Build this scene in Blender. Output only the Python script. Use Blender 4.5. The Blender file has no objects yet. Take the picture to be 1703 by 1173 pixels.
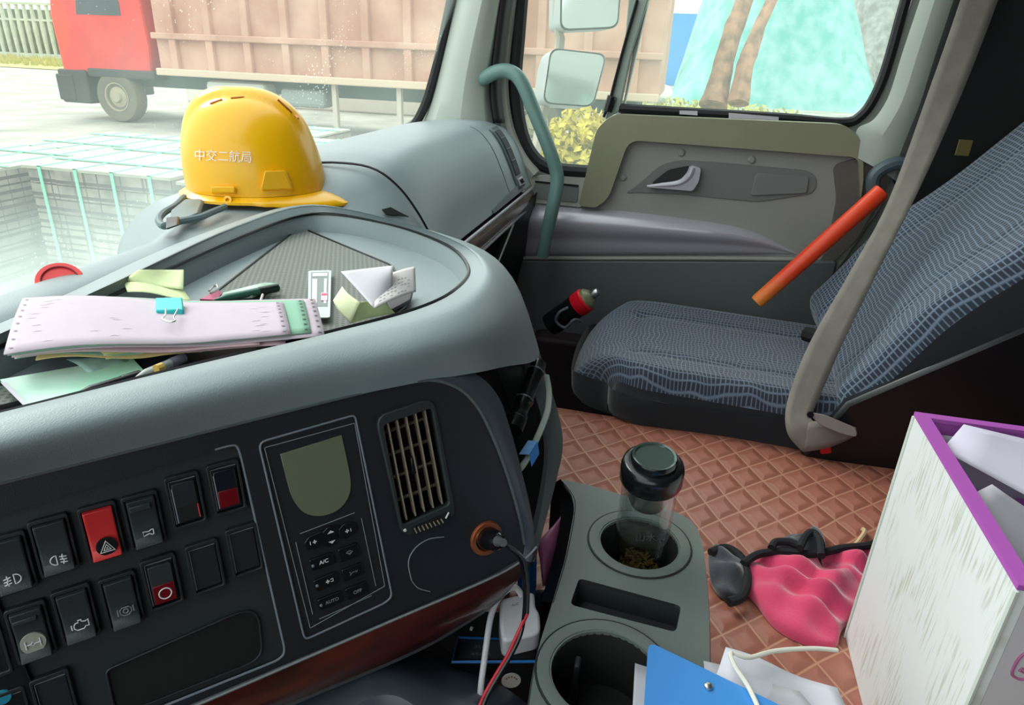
import bpy, bmesh, math, random
from mathutils import Vector, Matrix
random.seed(4)
sc = bpy.context.scene
C = sc.collection
V = Vector
# ---------------------------------------------------------------- camera, light, exposure
# Working frame: origin at the eye, X towards the passenger door, Y forwards, Z up. Everything is lifted by LIFT at the end.
LIFT = 1.9
FPX = 1150.0
PITCH, AZ, ROLL = math.radians(24), math.radians(13), math.radians(2.3)
_h = V((math.cos(AZ), math.sin(AZ), 0)); _r0 = V((math.sin(AZ), -math.cos(AZ), 0))
CF = _h*math.cos(PITCH) + V((0, 0, -math.sin(PITCH)))
_u0 = _h*math.sin(PITCH) + V((0, 0, math.cos(PITCH)))
CR = _r0*math.cos(ROLL) + _u0*math.sin(ROLL)
CU = -_r0*math.sin(ROLL) + _u0*math.cos(ROLL)
cam_d = bpy.data.cameras.new('camera'); cam = bpy.data.objects.new('camera', cam_d); C.objects.link(cam)
cam_d.sensor_fit = 'HORIZONTAL'; cam_d.sensor_width = 36.0; cam_d.lens = 36.0*FPX/1703.0
cam_d.clip_start = 0.01; cam_d.clip_end = 400
m = Matrix((CR, CU, -CF)).transposed().to_4x4(); m.translation = V((0, 0, LIFT)); cam.matrix_world = m
sc.camera = cam
sc.view_settings.view_transform = 'Standard'; sc.view_settings.look = 'None'
sc.view_settings.gamma = 1.0; sc.view_settings.use_curve_mapping = False
sc.view_settings.exposure = 0.88
w = bpy.data.worlds.new('overcast_sky'); sc.world = w; w.use_nodes = True
wn = w.node_tree.nodes; wl = w.node_tree.links
bg = wn['Background']
tc = wn.new('ShaderNodeTexCoord'); sx = wn.new('ShaderNodeSeparateXYZ'); rp = wn.new('ShaderNodeValToRGB')
wl.new(tc.outputs['Generated'], sx.inputs[0]); wl.new(sx.outputs['Z'], rp.inputs[0]); wl.new(rp.outputs[0], bg.inputs[0])
rp.color_ramp.elements[0].color = (0.72, 0.74, 0.72, 1); rp.color_ramp.elements[0].position = 0.0
rp.color_ramp.elements[1].color = (0.93, 1.0, 1.0, 1); rp.color_ramp.elements[1].position = 0.5
bg.inputs[1].default_value = 1.35
sun_d = bpy.data.lights.new('sun', 'SUN'); sun = bpy.data.objects.new('sun', sun_d); C.objects.link(sun)
sun_d.energy = 1.2; sun_d.angle = math.radians(25); sun_d.color = (1, 0.97, 0.92)
sun.rotation_euler = V((-0.35, -0.75, -0.75)).to_track_quat('-Z', 'Y').to_euler(); sun.location = (0, 0, 12)

# ---------------------------------------------------------------- helpers
def ray(x, y): return CF + CR*((x-851.5)/FPX) - CU*((y-586.5)/FPX)
def atx(x, y, X): d = ray(x, y); return d*(X/d.x)
def aty(x, y, Y): d = ray(x, y); return d*(Y/d.y)
def atz(x, y, Z): d = ray(x, y); return d*(Z/d.z)
def atd(x, y, D): return ray(x, y)*D
def lin(c):
    def f(v):
        v /= 255.0
        return v/12.92 if v <= 0.04045 else ((v+0.055)/1.055)**2.4
    return (f(c[0]), f(c[1]), f(c[2]), 1)
MATS = {}
def mat(name, col, rough=0.5, metal=0.0, spec=0.5, var=0.0, vscale=8, bump=0.0, bscale=200, sheen=0, trans=0, coat=0, col2=None):
    if name in MATS: return MATS[name]
    M = bpy.data.materials.new(name); M.use_nodes = True; N = M.node_tree.nodes; L = M.node_tree.links
    b = N['Principled BSDF']; c = lin(col)
    b.inputs['Base Color'].default_value = c; b.inputs['Roughness'].default_value = rough
    b.inputs['Metallic'].default_value = metal; b.inputs['Specular IOR Level'].default_value = spec
    b.inputs['Coat Weight'].default_value = coat; b.inputs['Coat Roughness'].default_value = 0.08
    if sheen: b.inputs['Sheen Weight'].default_value = sheen
    if trans: b.inputs['Transmission Weight'].default_value = trans; b.inputs['IOR'].default_value = 1.45
    t = N.new('ShaderNodeTexCoord')
    if var > 0 or col2:
        n = N.new('ShaderNodeTexNoise'); n.inputs['Scale'].default_value = vscale; n.inputs['Detail'].default_value = 5
        L.new(t.outputs['Object'], n.inputs['Vector'])
        r = N.new('ShaderNodeValToRGB'); c2 = lin(col2) if col2 else tuple(min(1, x*(1+var)) for x in c[:3])+(1,)
        c1 = c if col2 else tuple(x*(1-var) for x in c[:3])+(1,)
        r.color_ramp.elements[0].position = 0.35; r.color_ramp.elements[1].position = 0.65
        r.color_ramp.elements[0].color = c1; r.color_ramp.elements[1].color = c2
        L.new(n.outputs[0], r.inputs[0]); L.new(r.outputs[0], b.inputs['Base Color'])
    if bump > 0:
        n2 = N.new('ShaderNodeTexNoise'); n2.inputs['Scale'].default_value = bscale; n2.inputs['Detail'].default_value = 2
        bp = N.new('ShaderNodeBump'); bp.inputs['Strength'].default_value = bump; bp.inputs['Distance'].default_value = 0.001
        L.new(t.outputs['Object'], n2.inputs['Vector']); L.new(n2.outputs[0], bp.inputs['Height']); L.new(bp.outputs[0], b.inputs['Normal'])
    MATS[name] = M
    return M
def nodes(M): return M.node_tree.nodes, M.node_tree.links, M.node_tree.nodes['Principled BSDF']
def math_node(N, L, op, a, b=None, c=None):
    n = N.new('ShaderNodeMath'); n.operation = op
    for i, x in enumerate((a, b, c)):
        if x is None: continue
        if isinstance(x, (int, float)): n.inputs[i].default_value = x
        else: L.new(x, n.inputs[i])
    return n.outputs[0]

WL = {}
def tag(o, label=None, cat=None, group=None, kind=None):
    if label: o['label'] = label
    if cat: o['category'] = cat
    if group: o['group'] = group
    if kind: o['kind'] = kind
    return o
def thing(name, label, cat, loc, group=None, kind=None):
    o = bpy.data.objects.new(name, None); C.objects.link(o); o.location = loc; o.empty_display_size = 0.05
    WL[o.name] = V(loc); return tag(o, label, cat, group, kind)
def obj(name, bm, mats, parent=None, smooth=True, bevel=0, seg=2, label=None, solid=0, sub=0, ang=35):
    bmesh.ops.remove_doubles(bm, verts=bm.verts, dist=1e-6)
    bmesh.ops.recalc_face_normals(bm, faces=bm.faces)
    if parent is not None: off = WL[parent.name]
    else:
        xs = [v.co for v in bm.verts]
        off = V(((min(p.x for p in xs)+max(p.x for p in xs))/2, (min(p.y for p in xs)+max(p.y for p in xs))/2, min(p.z for p in xs)))
    for v in bm.verts: v.co -= off
    me = bpy.data.meshes.new(name)
    for f in bm.faces: f.smooth = smooth
    bm.to_mesh(me); bm.free()
    if smooth: me.set_sharp_from_angle(angle=math.radians(ang))
    for mm in (mats if isinstance(mats, (list, tuple)) else [mats]): me.materials.append(mm)
    o = bpy.data.objects.new(name, me); C.objects.link(o)
    if parent is not None: o.parent = parent
    else: o.location = off
    WL[o.name] = off.copy()
    if solid:
        s = o.modifiers.new('solid', 'SOLIDIFY'); s.thickness = solid; s.offset = 0
    if bevel:
        b = o.modifiers.new('bevel', 'BEVEL'); b.width = bevel; b.segments = seg; b.limit_method = 'ANGLE'; b.angle_limit = math.radians(40)
        b.harden_normals = False
    if sub:
        s = o.modifiers.new('sub', 'SUBSURF'); s.levels = sub; s.render_levels = sub
    if label: o['label'] = label
    return o
def NB(): return bmesh.new()
def box(bm, c, s, M=None, mi=0):
    c = V(c); vs = []
    for z in (-.5, .5):
        for x, y in ((-.5, -.5), (.5, -.5), (.5, .5), (-.5, .5)):
            p = V((x*s[0], y*s[1], z*s[2])); vs.append(bm.verts.new(c + (M @ p if M else p)))
    for f in ((3, 2, 1, 0), (4, 5, 6, 7), (0, 1, 5, 4), (1, 2, 6, 5), (2, 3, 7, 6), (3, 0, 4, 7)):
        bm.faces.new([vs[i] for i in f]).material_index = mi
def prism(bm, pts, vec, holes=(), mi=0):
    vec = V(vec)
    loops = [[V(p) for p in pts]] + [[V(p) for p in h] for h in holes]
    def cap(off):
        lv = []; ed = []
        for lp in loops:
            vs = [bm.verts.new(p+off) for p in lp]; lv.append(vs)
            for i in range(len(vs)): ed.append(bm.edges.new((vs[i], vs[(i+1) % len(vs)])))
        if len(loops) == 1:
            fs = [bm.faces.new(lv[0])]
        else:
            r = bmesh.ops.triangle_fill(bm, use_beauty=True, use_dissolve=False, edges=ed); fs = [g for g in r['geom'] if isinstance(g, bmesh.types.BMFace)]
        for f in fs: f.material_index = mi
        return lv
    a = cap(V((0, 0, 0))); b = cap(vec)
    for la, lb in zip(a, b):
        for i in range(len(la)):
            j = (i+1) % len(la); bm.faces.new((la[i], la[j], lb[j], lb[i])).material_index = mi
def catmull(P, n=6, closed=False):
    P = [V(p) for p in P]; out = []; k = len(P)
    rng = range(k if closed else k-1)
    for i in rng:
        if closed: p0, p1, p2, p3 = P[i-1], P[i], P[(i+1) % k], P[(i+2) % k]
        else: p0, p1, p2, p3 = P[max(i-1, 0)], P[i], P[i+1], P[min(i+2, k-1)]
        for j in range(n):
            t = j/n
            out.append(0.5*((2*p1)+(p2-p0)*t+(2*p0-5*p1+4*p2-p3)*t*t+(3*p1-p0-3*p2+p3)*t**3))
    if not closed: out.append(P[-1])
    return out
def tube(bm, P, r, n=10, closed=False, smooth=0, mi=0, flat=None):
    P = catmull(P, smooth, closed) if smooth else [V(p) for p in P]
    k = len(P); rs = r if isinstance(r, (list, tuple)) else [r]*k
    if isinstance(r, (list, tuple)) and len(r) != k:
        rs = [r[min(len(r)-1, int(i*(len(r)-1)/(k-1)))]*(1-((i*(len(r)-1)/(k-1)) % 1)) + r[min(len(r)-1, int(i*(len(r)-1)/(k-1))+1)]*((i*(len(r)-1)/(k-1)) % 1) for i in range(k)]
    rings = []; up = None
    for i in range(k):
        a = P[i-1] if (i > 0 or closed) else P[i]; b = P[(i+1) % k] if (i < k-1 or closed) else P[i]
        t = (b-a).normalized()
        if up is None:
            up = t.orthogonal().normalized()
            if flat: up = (V(flat)-t*V(flat).dot(t)).normalized()
        up = (up - t*up.dot(t)).normalized(); s = t.cross(up)
        rings.append([bm.verts.new(P[i]+(up*math.cos(q)+s*math.sin(q))*rs[i]) for q in [2*math.pi*j/n for j in range(n)]])
    for i in range(k if closed else k-1):
        A, B = rings[i], rings[(i+1) % k]
        for j in range(n): bm.faces.new((A[j], A[(j+1) % n], B[(j+1) % n], B[j])).material_index = mi
    if not closed:
        bm.faces.new(rings[0][::-1]).material_index = mi; bm.faces.new(rings[-1]).material_index = mi
def lathe(bm, prof, c, axis=(0, 0, 1), n=40, caps=True, mi=0, sx=1, xdir=None):
    ax = V(axis).normalized(); x = V(xdir) if xdir else ax.orthogonal(); x = (x-ax*x.dot(ax)).normalized(); y = ax.cross(x); c = V(c); rings = []
    for r, h in prof:
        if r < 1e-6: rings.append([bm.verts.new(c+ax*h)])
        else: rings.append([bm.verts.new(c+ax*h+(x*math.cos(q)*sx+y*math.sin(q))*r) for q in [2*math.pi*j/n for j in range(n)]])
    for A, B in zip(rings, rings[1:]):
        for j in range(n):
            k = (j+1) % n
            if len(A) == 1 and len(B) == 1: continue
            if len(A) == 1: f = bm.faces.new((A[0], B[k], B[j]))
            elif len(B) == 1: f = bm.faces.new((A[j], A[k], B[0]))
            else: f = bm.faces.new((A[j], A[k], B[k], B[j]))
            f.material_index = mi
    if caps:
        if len(rings[0]) > 1: bm.faces.new(rings[0][::-1]).material_index = mi
        if len(rings[-1]) > 1: bm.faces.new(rings[-1]).material_index = mi
def loft(bm, secs, closed=False, capends=False, mi=0, uv=False):
    rows = [[bm.verts.new(p) for p in s] for s in secs]; k = len(rows[0])
    lay = bm.loops.layers.uv.verify() if uv else None
    for i in range(len(rows)-1):
        for j in range(k if closed else k-1):
            jj = (j+1) % k
            try: f = bm.faces.new((rows[i][j], rows[i][jj], rows[i+1][jj], rows[i+1][j]))
            except ValueError: continue
            f.material_index = mi
            if uv:
                for l, (a, b) in zip(f.loops, ((i, j), (i, j+1), (i+1, j+1), (i+1, j))): l[lay].uv = (a/(len(rows)-1), b/(k-1 if not closed else k))
    if capends and closed:
        bm.faces.new(rows[0][::-1]); bm.faces.new(rows[-1])
    return rows
def grid(bm, fn, nu, nv, mi=0, uv=True):
    return loft(bm, [[fn(i/nu, j/nv) for j in range(nv+1)] for i in range(nu+1)], mi=mi, uv=uv)
def rr(w, h, r, n=4, c=(0, 0)):
    out = []
    for sx, sy, a0 in ((1, 1, 0), (-1, 1, 90), (-1, -1, 180), (1, -1, 270)):
        for k in range(n+1):
            a = math.radians(a0+90*k/n); out.append((c[0]+sx*(w/2-r)+r*math.cos(a), c[1]+sy*(h/2-r)+r*math.sin(a)))
    return out
def rpoly(pts, r, n=4):
    P = [V(p) for p in pts]; out = []; k = len(P)
    for i in range(k):
        a, b, c = P[i-1], P[i], P[(i+1) % k]
        rad = r[i] if isinstance(r, (list, tuple)) else r
        da, dc = (a-b), (c-b); ra = min(rad, da.length*.45); rc = min(rad, dc.length*.45)
        if rad <= 0: out.append(b); continue
        p0 = b+da.normalized()*ra; p2 = b+dc.normalized()*rc
        for j in range(n+1):
            t = j/n; out.append(p0*(1-t)**2+b*2*t*(1-t)+p2*t*t)
    return out
def ell(c, a, b, n=32): return [(c[0]+a*math.cos(2*math.pi*i/n), c[1]+b*math.sin(2*math.pi*i/n)) for i in range(n)]
FONT_TMP = []
def text_bm(s, size, O, X, Y, depth=0.0004, bold=0.0):
    cu = bpy.data.curves.new('tmp', 'FONT'); cu.body = s; cu.size = size; cu.align_x = 'CENTER'; cu.align_y = 'CENTER'; cu.offset = bold
    cu.resolution_u = 3
    o = bpy.data.objects.new('tmp', cu); C.objects.link(o); bpy.context.view_layer.update()
    me = bpy.data.meshes.new_from_object(o.evaluated_get(bpy.context.evaluated_depsgraph_get()))
    bpy.data.objects.remove(o); bm = bmesh.new(); bm.from_mesh(me); bpy.data.meshes.remove(me)
    X = V(X).normalized(); Y = V(Y).normalized(); Z = X.cross(Y); O = V(O)
    for v in bm.verts: v.co = O + X*v.co.x + Y*v.co.y + Z*depth
    return bm
def sheet(bm, q, nu=12, nv=8, fn=None, mi=0, off=0):
    a, b, c, d = [V(p) for p in q]      # a-b one edge, d-c the opposite one
    nrm = (b-a).cross(d-a).normalized(); nrm = nrm if nrm.z > 0 else -nrm
    def f(u, v):
        p = (a*(1-u)+b*u)*(1-v)+(d*(1-u)+c*u)*v
        return p+nrm*((fn(u, v) if fn else 0)+off)
    return grid(bm, f, nu, nv, mi=mi)

# ---------------------------------------------------------------- materials
M_dash = mat('dash_grey_plastic', (132, 143, 146), .42, bump=.25, bscale=900, var=.03)
M_dash2 = mat('dash_side_plastic', (92, 98, 102), .5, bump=.25, bscale=900)
M_fascia = mat('fascia_black_plastic', (34, 36, 42), .45, bump=.2, bscale=1200)
M_fasc2 = mat('panel_charcoal_plastic', (42, 47, 50), .5, bump=.2, bscale=1200)
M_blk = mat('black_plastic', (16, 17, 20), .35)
M_blkm = mat('black_matte', (12, 12, 14), .8)
M_edge = mat('edge_grey', (120, 128, 140), .4)  # pale grey for panel rims, edge lines and indicator domes
M_rub = mat('black_rubber', (22, 22, 26), .6)
M_red = mat('red_switch', (205, 45, 48), .4)
M_dred = mat('dark_red_lens', (110, 12, 22), .25)
M_icon = mat('white_print', (225, 225, 225), .6)
M_icong = mat('grey_print', (130, 135, 138), .6)
M_lcd = mat('lcd_olive', (112, 118, 98), .18, coat=.3)
M_white = mat('white_plastic', (214, 210, 218), .35)
M_steel = mat('steel', (190, 190, 188), .3, metal=1)
M_copper = mat('copper_ring', (178, 96, 62), .35, metal=.6)
M_khaki = mat('khaki_trim', (138, 136, 112), .6, bump=.3, bscale=700, var=.03)
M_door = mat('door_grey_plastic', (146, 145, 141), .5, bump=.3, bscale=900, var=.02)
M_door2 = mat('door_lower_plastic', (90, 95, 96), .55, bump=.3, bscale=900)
M_silver = mat('silver_paint', (186, 182, 192), .3, metal=.25)
M_pillar = mat('pillar_grey_green', (166, 172, 164), .5, bump=.2, bscale=700, var=.03)
M_belt = mat('belt_webbing', (122, 116, 108), .75, var=.08, vscale=30, bump=.5, bscale=600)
M_teal = mat('teal_tube', (104, 136, 130), .35)
M_yel = mat('yellow_shell', (244, 180, 6), .28, coat=.2)
M_orange = mat('orange_plastic', (240, 74, 30), .4)
M_paper = mat('white_paper', (190, 187, 195), .8)
M_pinkp = mat('pink_paper', (192, 177, 188), .85, var=.02, vscale=60)
M_pinkp2 = mat('rose_paper', (200, 166, 172), .85)
M_greenp = mat('green_paper', (134, 178, 154), .85)
M_yelp = mat('yellow_paper', (206, 206, 140), .85)
M_tan = mat('tan_paper', (210, 186, 130), .85)
M_ink = mat('ink', (70, 66, 80), .8)
M_clip = mat('turquoise_clip', (20, 180, 184), .4)
M_conc = mat('console_grey_green', (99, 107, 104), .5, bump=.3, bscale=700, var=.03)
M_purple = mat('purple_card', (168, 84, 172), .5)
M_purpin = mat('purple_lining', (96, 66, 96), .7)
M_blue = mat('blue_plastic_board', (72, 146, 222), .3)
M_pinkc = mat('pink_fleece', (206, 62, 102), .95, sheen=.6, bump=.6, bscale=250, var=.06, vscale=25)
M_bfl = mat('dark_fleece', (58, 60, 68), .95, sheen=.5, bump=.6, bscale=250)
M_bpipe = mat('black_piping', (24, 24, 28), .9)
M_greyw = mat('grey_white_card', (196, 190, 196), .6)

def wood_mat():
    M = mat('dark_wood_veneer', (58, 20, 16), .3, coat=.3)
    N, L, b = nodes(M); t = N.new('ShaderNodeTexCoord'); n = N.new('ShaderNodeTexNoise'); mp = N.new('ShaderNodeMapping')
    mp.inputs['Scale'].default_value = (14, 14, 34); n.inputs['Scale'].default_value = 1; n.inputs['Detail'].default_value = 6; n.inputs['Distortion'].default_value = .8
    r = N.new('ShaderNodeValToRGB'); r.color_ramp.elements[0].position = .3; r.color_ramp.elements[1].position = .75
    r.color_ramp.elements[0].color = lin((34, 12, 11)); r.color_ramp.elements[1].color = lin((104, 36, 28))
    L.new(t.outputs['Object'], mp.inputs[0]); L.new(mp.outputs[0], n.inputs[0]); L.new(n.outputs[0], r.inputs[0]); L.new(r.outputs[0], b.inputs['Base Color'])
    return M
M_wood = wood_mat()
def line_mesh_mat(name, base, line, nu, nv, warp, lw=.16, wscale=6, rough=.9):
    """woven net: thin light threads over a dark ground, threads wave with the cloth"""
    M = mat(name, base, rough, sheen=.3); N, L, b = nodes(M)
    uv = N.new('ShaderNodeUVMap'); n = N.new('ShaderNodeTexNoise'); n.inputs['Scale'].default_value = wscale; n.inputs['Detail'].default_value = 1
    L.new(uv.outputs[0], n.inputs['Vector']); s = N.new('ShaderNodeSeparateXYZ'); L.new(uv.outputs[0], s.inputs[0])
    sn = N.new('ShaderNodeSeparateColor'); L.new(n.outputs['Color'], sn.inputs[0])
    fs = []
    for ax, k, ch in (('X', nu, 'Red'), ('Y', nv, 'Green')):
        c = math_node(N, L, 'MULTIPLY_ADD', sn.outputs[ch], warp, s.outputs[ax])
        c = math_node(N, L, 'FRACT', math_node(N, L, 'MULTIPLY', c, k))
        d = math_node(N, L, 'ABSOLUTE', math_node(N, L, 'SUBTRACT', c, .5))
        fs.append(math_node(N, L, 'SMOOTH_MIN', math_node(N, L, 'MAXIMUM', math_node(N, L, 'DIVIDE', math_node(N, L, 'SUBTRACT', lw, d), lw), 0), 1, .01))
    f = math_node(N, L, 'MAXIMUM', fs[0], fs[1]); mx = N.new('ShaderNodeMix'); mx.data_type = 'RGBA'
    mx.inputs['A'].default_value = lin(base); mx.inputs['B'].default_value = lin(line)
    L.new(math_node(N, L, 'MINIMUM', math_node(N, L, 'MULTIPLY', f, 1.3), 1), mx.inputs['Factor']); L.new(mx.outputs['Result'], b.inputs['Base Color'])
    bp = N.new('ShaderNodeBump'); bp.inputs['Strength'].default_value = .4; bp.inputs['Distance'].default_value = .001
    L.new(f, bp.inputs['Height']); L.new(bp.outputs[0], b.inputs['Normal'])
    return M
M_seat = line_mesh_mat('seat_net_fabric', (34, 41, 56), (98, 110, 130), 66, 40, .05, lw=.19, wscale=7)
M_back = line_mesh_mat('backrest_net_fabric', (32, 42, 57), (102, 118, 138), 80, 50, .035, lw=.19, wscale=5)
M_side = mat('seat_side_cloth', (22, 26, 34), .95, sheen=.3, bump=.5, bscale=500)
def ribbed_mat():
    M = mat('ribbed_mat_rubber', (96, 100, 96), .65); N, L, b = nodes(M)
    t = N.new('ShaderNodeTexCoord'); s = N.new('ShaderNodeSeparateXYZ'); L.new(t.outputs['Object'], s.inputs[0])
    u = math_node(N, L, 'SINE', math_node(N, L, 'MULTIPLY', math_node(N, L, 'ADD', math_node(N, L, 'MULTIPLY', s.outputs['X'], .9), math_node(N, L, 'MULTIPLY', s.outputs['Y'], .44)), 1100))
    v = math_node(N, L, 'SINE', math_node(N, L, 'MULTIPLY', math_node(N, L, 'SUBTRACT', math_node(N, L, 'MULTIPLY', s.outputs['X'], .44), math_node(N, L, 'MULTIPLY', s.outputs['Y'], .9)), 1100))
    f = math_node(N, L, 'MAXIMUM', u, v)
    mx = N.new('ShaderNodeMix'); mx.data_type = 'RGBA'; mx.inputs['A'].default_value = lin((66, 70, 68)); mx.inputs['B'].default_value = lin((112, 118, 112))
    L.new(math_node(N, L, 'MULTIPLY_ADD', f, .5, .5), mx.inputs['Factor']); L.new(mx.outputs['Result'], b.inputs['Base Color'])
    return M
M_ribs = ribbed_mat()
def quilt_mat():
    M = mat('brown_quilted_leatherette', (150, 92, 76), .42, coat=.1); N, L, b = nodes(M)
    t = N.new('ShaderNodeTexCoord'); s = N.new('ShaderNodeSeparateXYZ'); L.new(t.outputs['Object'], s.inputs[0])
    n = N.new('ShaderNodeTexNoise'); n.inputs['Scale'].default_value = 3; L.new(t.outputs['Object'], n.inputs[0])
    ds = []
    for a in (46, -31):
        ca, sa = math.cos(math.radians(a)), math.sin(math.radians(a))
        k = math_node(N, L, 'ADD', math_node(N, L, 'MULTIPLY', s.outputs['X'], sa), math_node(N, L, 'MULTIPLY', s.outputs['Y'], ca))
        k = math_node(N, L, 'MULTIPLY_ADD', n.outputs[0], .03, k)
        fr = math_node(N, L, 'FRACT', math_node(N, L, 'MULTIPLY', k, 1/.047))
        ds.append(math_node(N, L, 'ABSOLUTE', math_node(N, L, 'SUBTRACT', fr, .5)))     # .5 at a seam
    d = math_node(N, L, 'MAXIMUM', ds[0], ds[1])
    r = N.new('ShaderNodeValToRGB'); e = r.color_ramp.elements
    e[0].position = 0; e[0].color = lin((164, 104, 88)); e[1].position = 1; e[1].color = lin((186, 138, 112))
    x = e.new(.455); x.color = lin((146, 88, 73)); x = e.new(.485); x.color = lin((180, 130, 106))
    L.new(d, r.inputs[0]); L.new(r.outputs[0], b.inputs['Base Color'])
    h = N.new('ShaderNodeValToRGB'); q = h.color_ramp.elements; q[0].position = .2; q[0].color = (1, 1, 1, 1); q[1].position = .5; q[1].color = (0, 0, 0, 1); h.color_ramp.interpolation = 'EASE'
    L.new(d, h.inputs[0]); bp = N.new('ShaderNodeBump'); bp.inputs['Strength'].default_value = .55; bp.inputs['Distance'].default_value = .005
    L.new(h.outputs[0], bp.inputs['Height']); L.new(bp.outputs[0], b.inputs['Normal'])
    return M
M_quilt = quilt_mat()
def glass_mat(name, dust, tint, dirt_haze=(215, 232, 224), scale=3.0, drops=True, dash_haze=0):
    M = bpy.data.materials.new(name); M.use_nodes = True; N = M.node_tree.nodes; L = M.node_tree.links; N.clear()
    out = N.new('ShaderNodeOutputMaterial'); tr = N.new('ShaderNodeBsdfTransparent'); tr.inputs[0].default_value = tint
    gl = N.new('ShaderNodeBsdfGlossy'); gl.inputs['Roughness'].default_value = .03; fr = N.new('ShaderNodeFresnel'); fr.inputs[0].default_value = 1.45
    m1 = N.new('ShaderNodeMixShader'); L.new(math_node(N, L, 'MINIMUM', math_node(N, L, 'MULTIPLY', fr.outputs[0], .3), .05), m1.inputs[0]); L.new(tr.outputs[0], m1.inputs[1]); L.new(gl.outputs[0], m1.inputs[2])
    df = N.new('ShaderNodeBsdfTranslucent'); df.inputs[0].default_value = lin(dirt_haze)
    t = N.new('ShaderNodeTexCoord'); n = N.new('ShaderNodeTexNoise'); n.inputs['Scale'].default_value = scale; n.inputs['Detail'].default_value = 6
    L.new(t.outputs['Object'], n.inputs[0])
    a = math_node(N, L, 'MULTIPLY', n.outputs[0], dust*2)
    if dash_haze:      # pale haze painted at the pane's foot, standing in for the dash reflection
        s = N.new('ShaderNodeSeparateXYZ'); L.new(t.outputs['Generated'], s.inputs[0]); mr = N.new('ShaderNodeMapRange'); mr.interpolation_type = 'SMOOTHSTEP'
        mr.inputs['From Min'].default_value = .03; mr.inputs['From Max'].default_value = .24; mr.inputs['To Min'].default_value = dash_haze; mr.inputs['To Max'].default_value = 0
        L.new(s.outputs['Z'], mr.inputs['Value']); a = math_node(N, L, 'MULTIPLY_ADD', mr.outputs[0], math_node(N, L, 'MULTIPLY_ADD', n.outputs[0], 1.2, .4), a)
    if drops:
        vo = N.new('ShaderNodeTexVoronoi'); vo.inputs['Scale'].default_value = 110; L.new(t.outputs['Object'], vo.inputs[0])
        n3 = N.new('ShaderNodeTexNoise'); n3.inputs['Scale'].default_value = 5; L.new(t.outputs['Object'], n3.inputs[0])
        g = math_node(N, L, 'LESS_THAN', vo.outputs['Distance'], math_node(N, L, 'MULTIPLY', math_node(N, L, 'SUBTRACT', n3.outputs[0], .48), .9))
        a = math_node(N, L, 'MULTIPLY_ADD', g, .22, a)
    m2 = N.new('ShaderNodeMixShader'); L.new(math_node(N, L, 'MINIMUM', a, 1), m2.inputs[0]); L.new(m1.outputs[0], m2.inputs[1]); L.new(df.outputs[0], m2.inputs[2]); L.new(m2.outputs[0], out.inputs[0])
    return M
M_wglass = glass_mat('dirty_hazed_windshield_glass', .12, (.94, .98, .96, 1), dash_haze=.55)
M_dglass = glass_mat('door_glass', .10, (.94, .99, .97, 1), drops=False)
# ================================================================ SETTING: the cab
def struct(name, bm, m, parent=None, **k):
    o = obj(name, bm, m, parent, **k)
    if parent is None: o['kind'] = 'structure'
    return o
XD = 1.92
# cab floor, tunnel, part roof for shade, walls
bm = NB(); box(bm, (.45, .05, -1.17), (3.1, 2.0, .04)); struct('floor', bm, mat('footwell_floor', (40, 26, 24), .8, var=.2), smooth=False)
bm = NB(); box(bm, (.45, -.475, .98), (3.1, 1.35, .04)); struct('shade_ceiling', bm, mat('headliner', (150, 150, 145), .9), smooth=False)  # unseen rear roof, added and left open ahead to darken the dash lip
bm = NB(); box(bm, (.45, -1.12, -.12), (3.1, .04, 2.2)); struct('wall_back', bm, mat('sleeper_wall_dark', (34, 34, 36), .9), smooth=False)
bm = NB()                                  # driver's side wall with its window opening
box(bm, (-1.1, .0, -.75), (.04, 2.2, .95)); box(bm, (-1.1, -.8, .35), (.04, .7, 1.25)); box(bm, (-1.1, .1, .9), (.04, 1.5, .2))
struct('wall_left', bm, M_door2, smooth=False)
bm = NB(); box(bm, (.45, 1.03, -.90), (3.1, .04, .52)); struct('wall_front', bm, M_blkm, smooth=False)
# raised engine tunnel under the quilted cover
bm = NB(); box(bm, (.72, -.42, -.96), (1.24, 1.30, .42)); struct('trim_9', bm, M_blkm, smooth=False)

# windshield: raked, curved in plan
def wbase(x): return .97 - .27*(abs(x-.75)/1.15)**2.6
def wzb(x): return -.26 - .26*min(1, max(0, (1.5-x)/.6))
def wpt(x, z): return V((x, wbase(x) - .42*(z+.26) + .015, z))
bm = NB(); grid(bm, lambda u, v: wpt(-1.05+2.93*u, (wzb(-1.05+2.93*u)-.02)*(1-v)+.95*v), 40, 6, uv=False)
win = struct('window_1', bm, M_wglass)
bm = NB(); tube(bm, [wpt(-1.05+2.93*i/40, wzb(-1.05+2.93*i/40))+V((0, -.012, 0)) for i in range(41)]+[wpt(1.885, -.265+1.2*i/6)+V((-.008, -.012, 0)) for i in range(1, 7)], .011, 8)
obj('window_seal', bm, M_rub, win)
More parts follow.
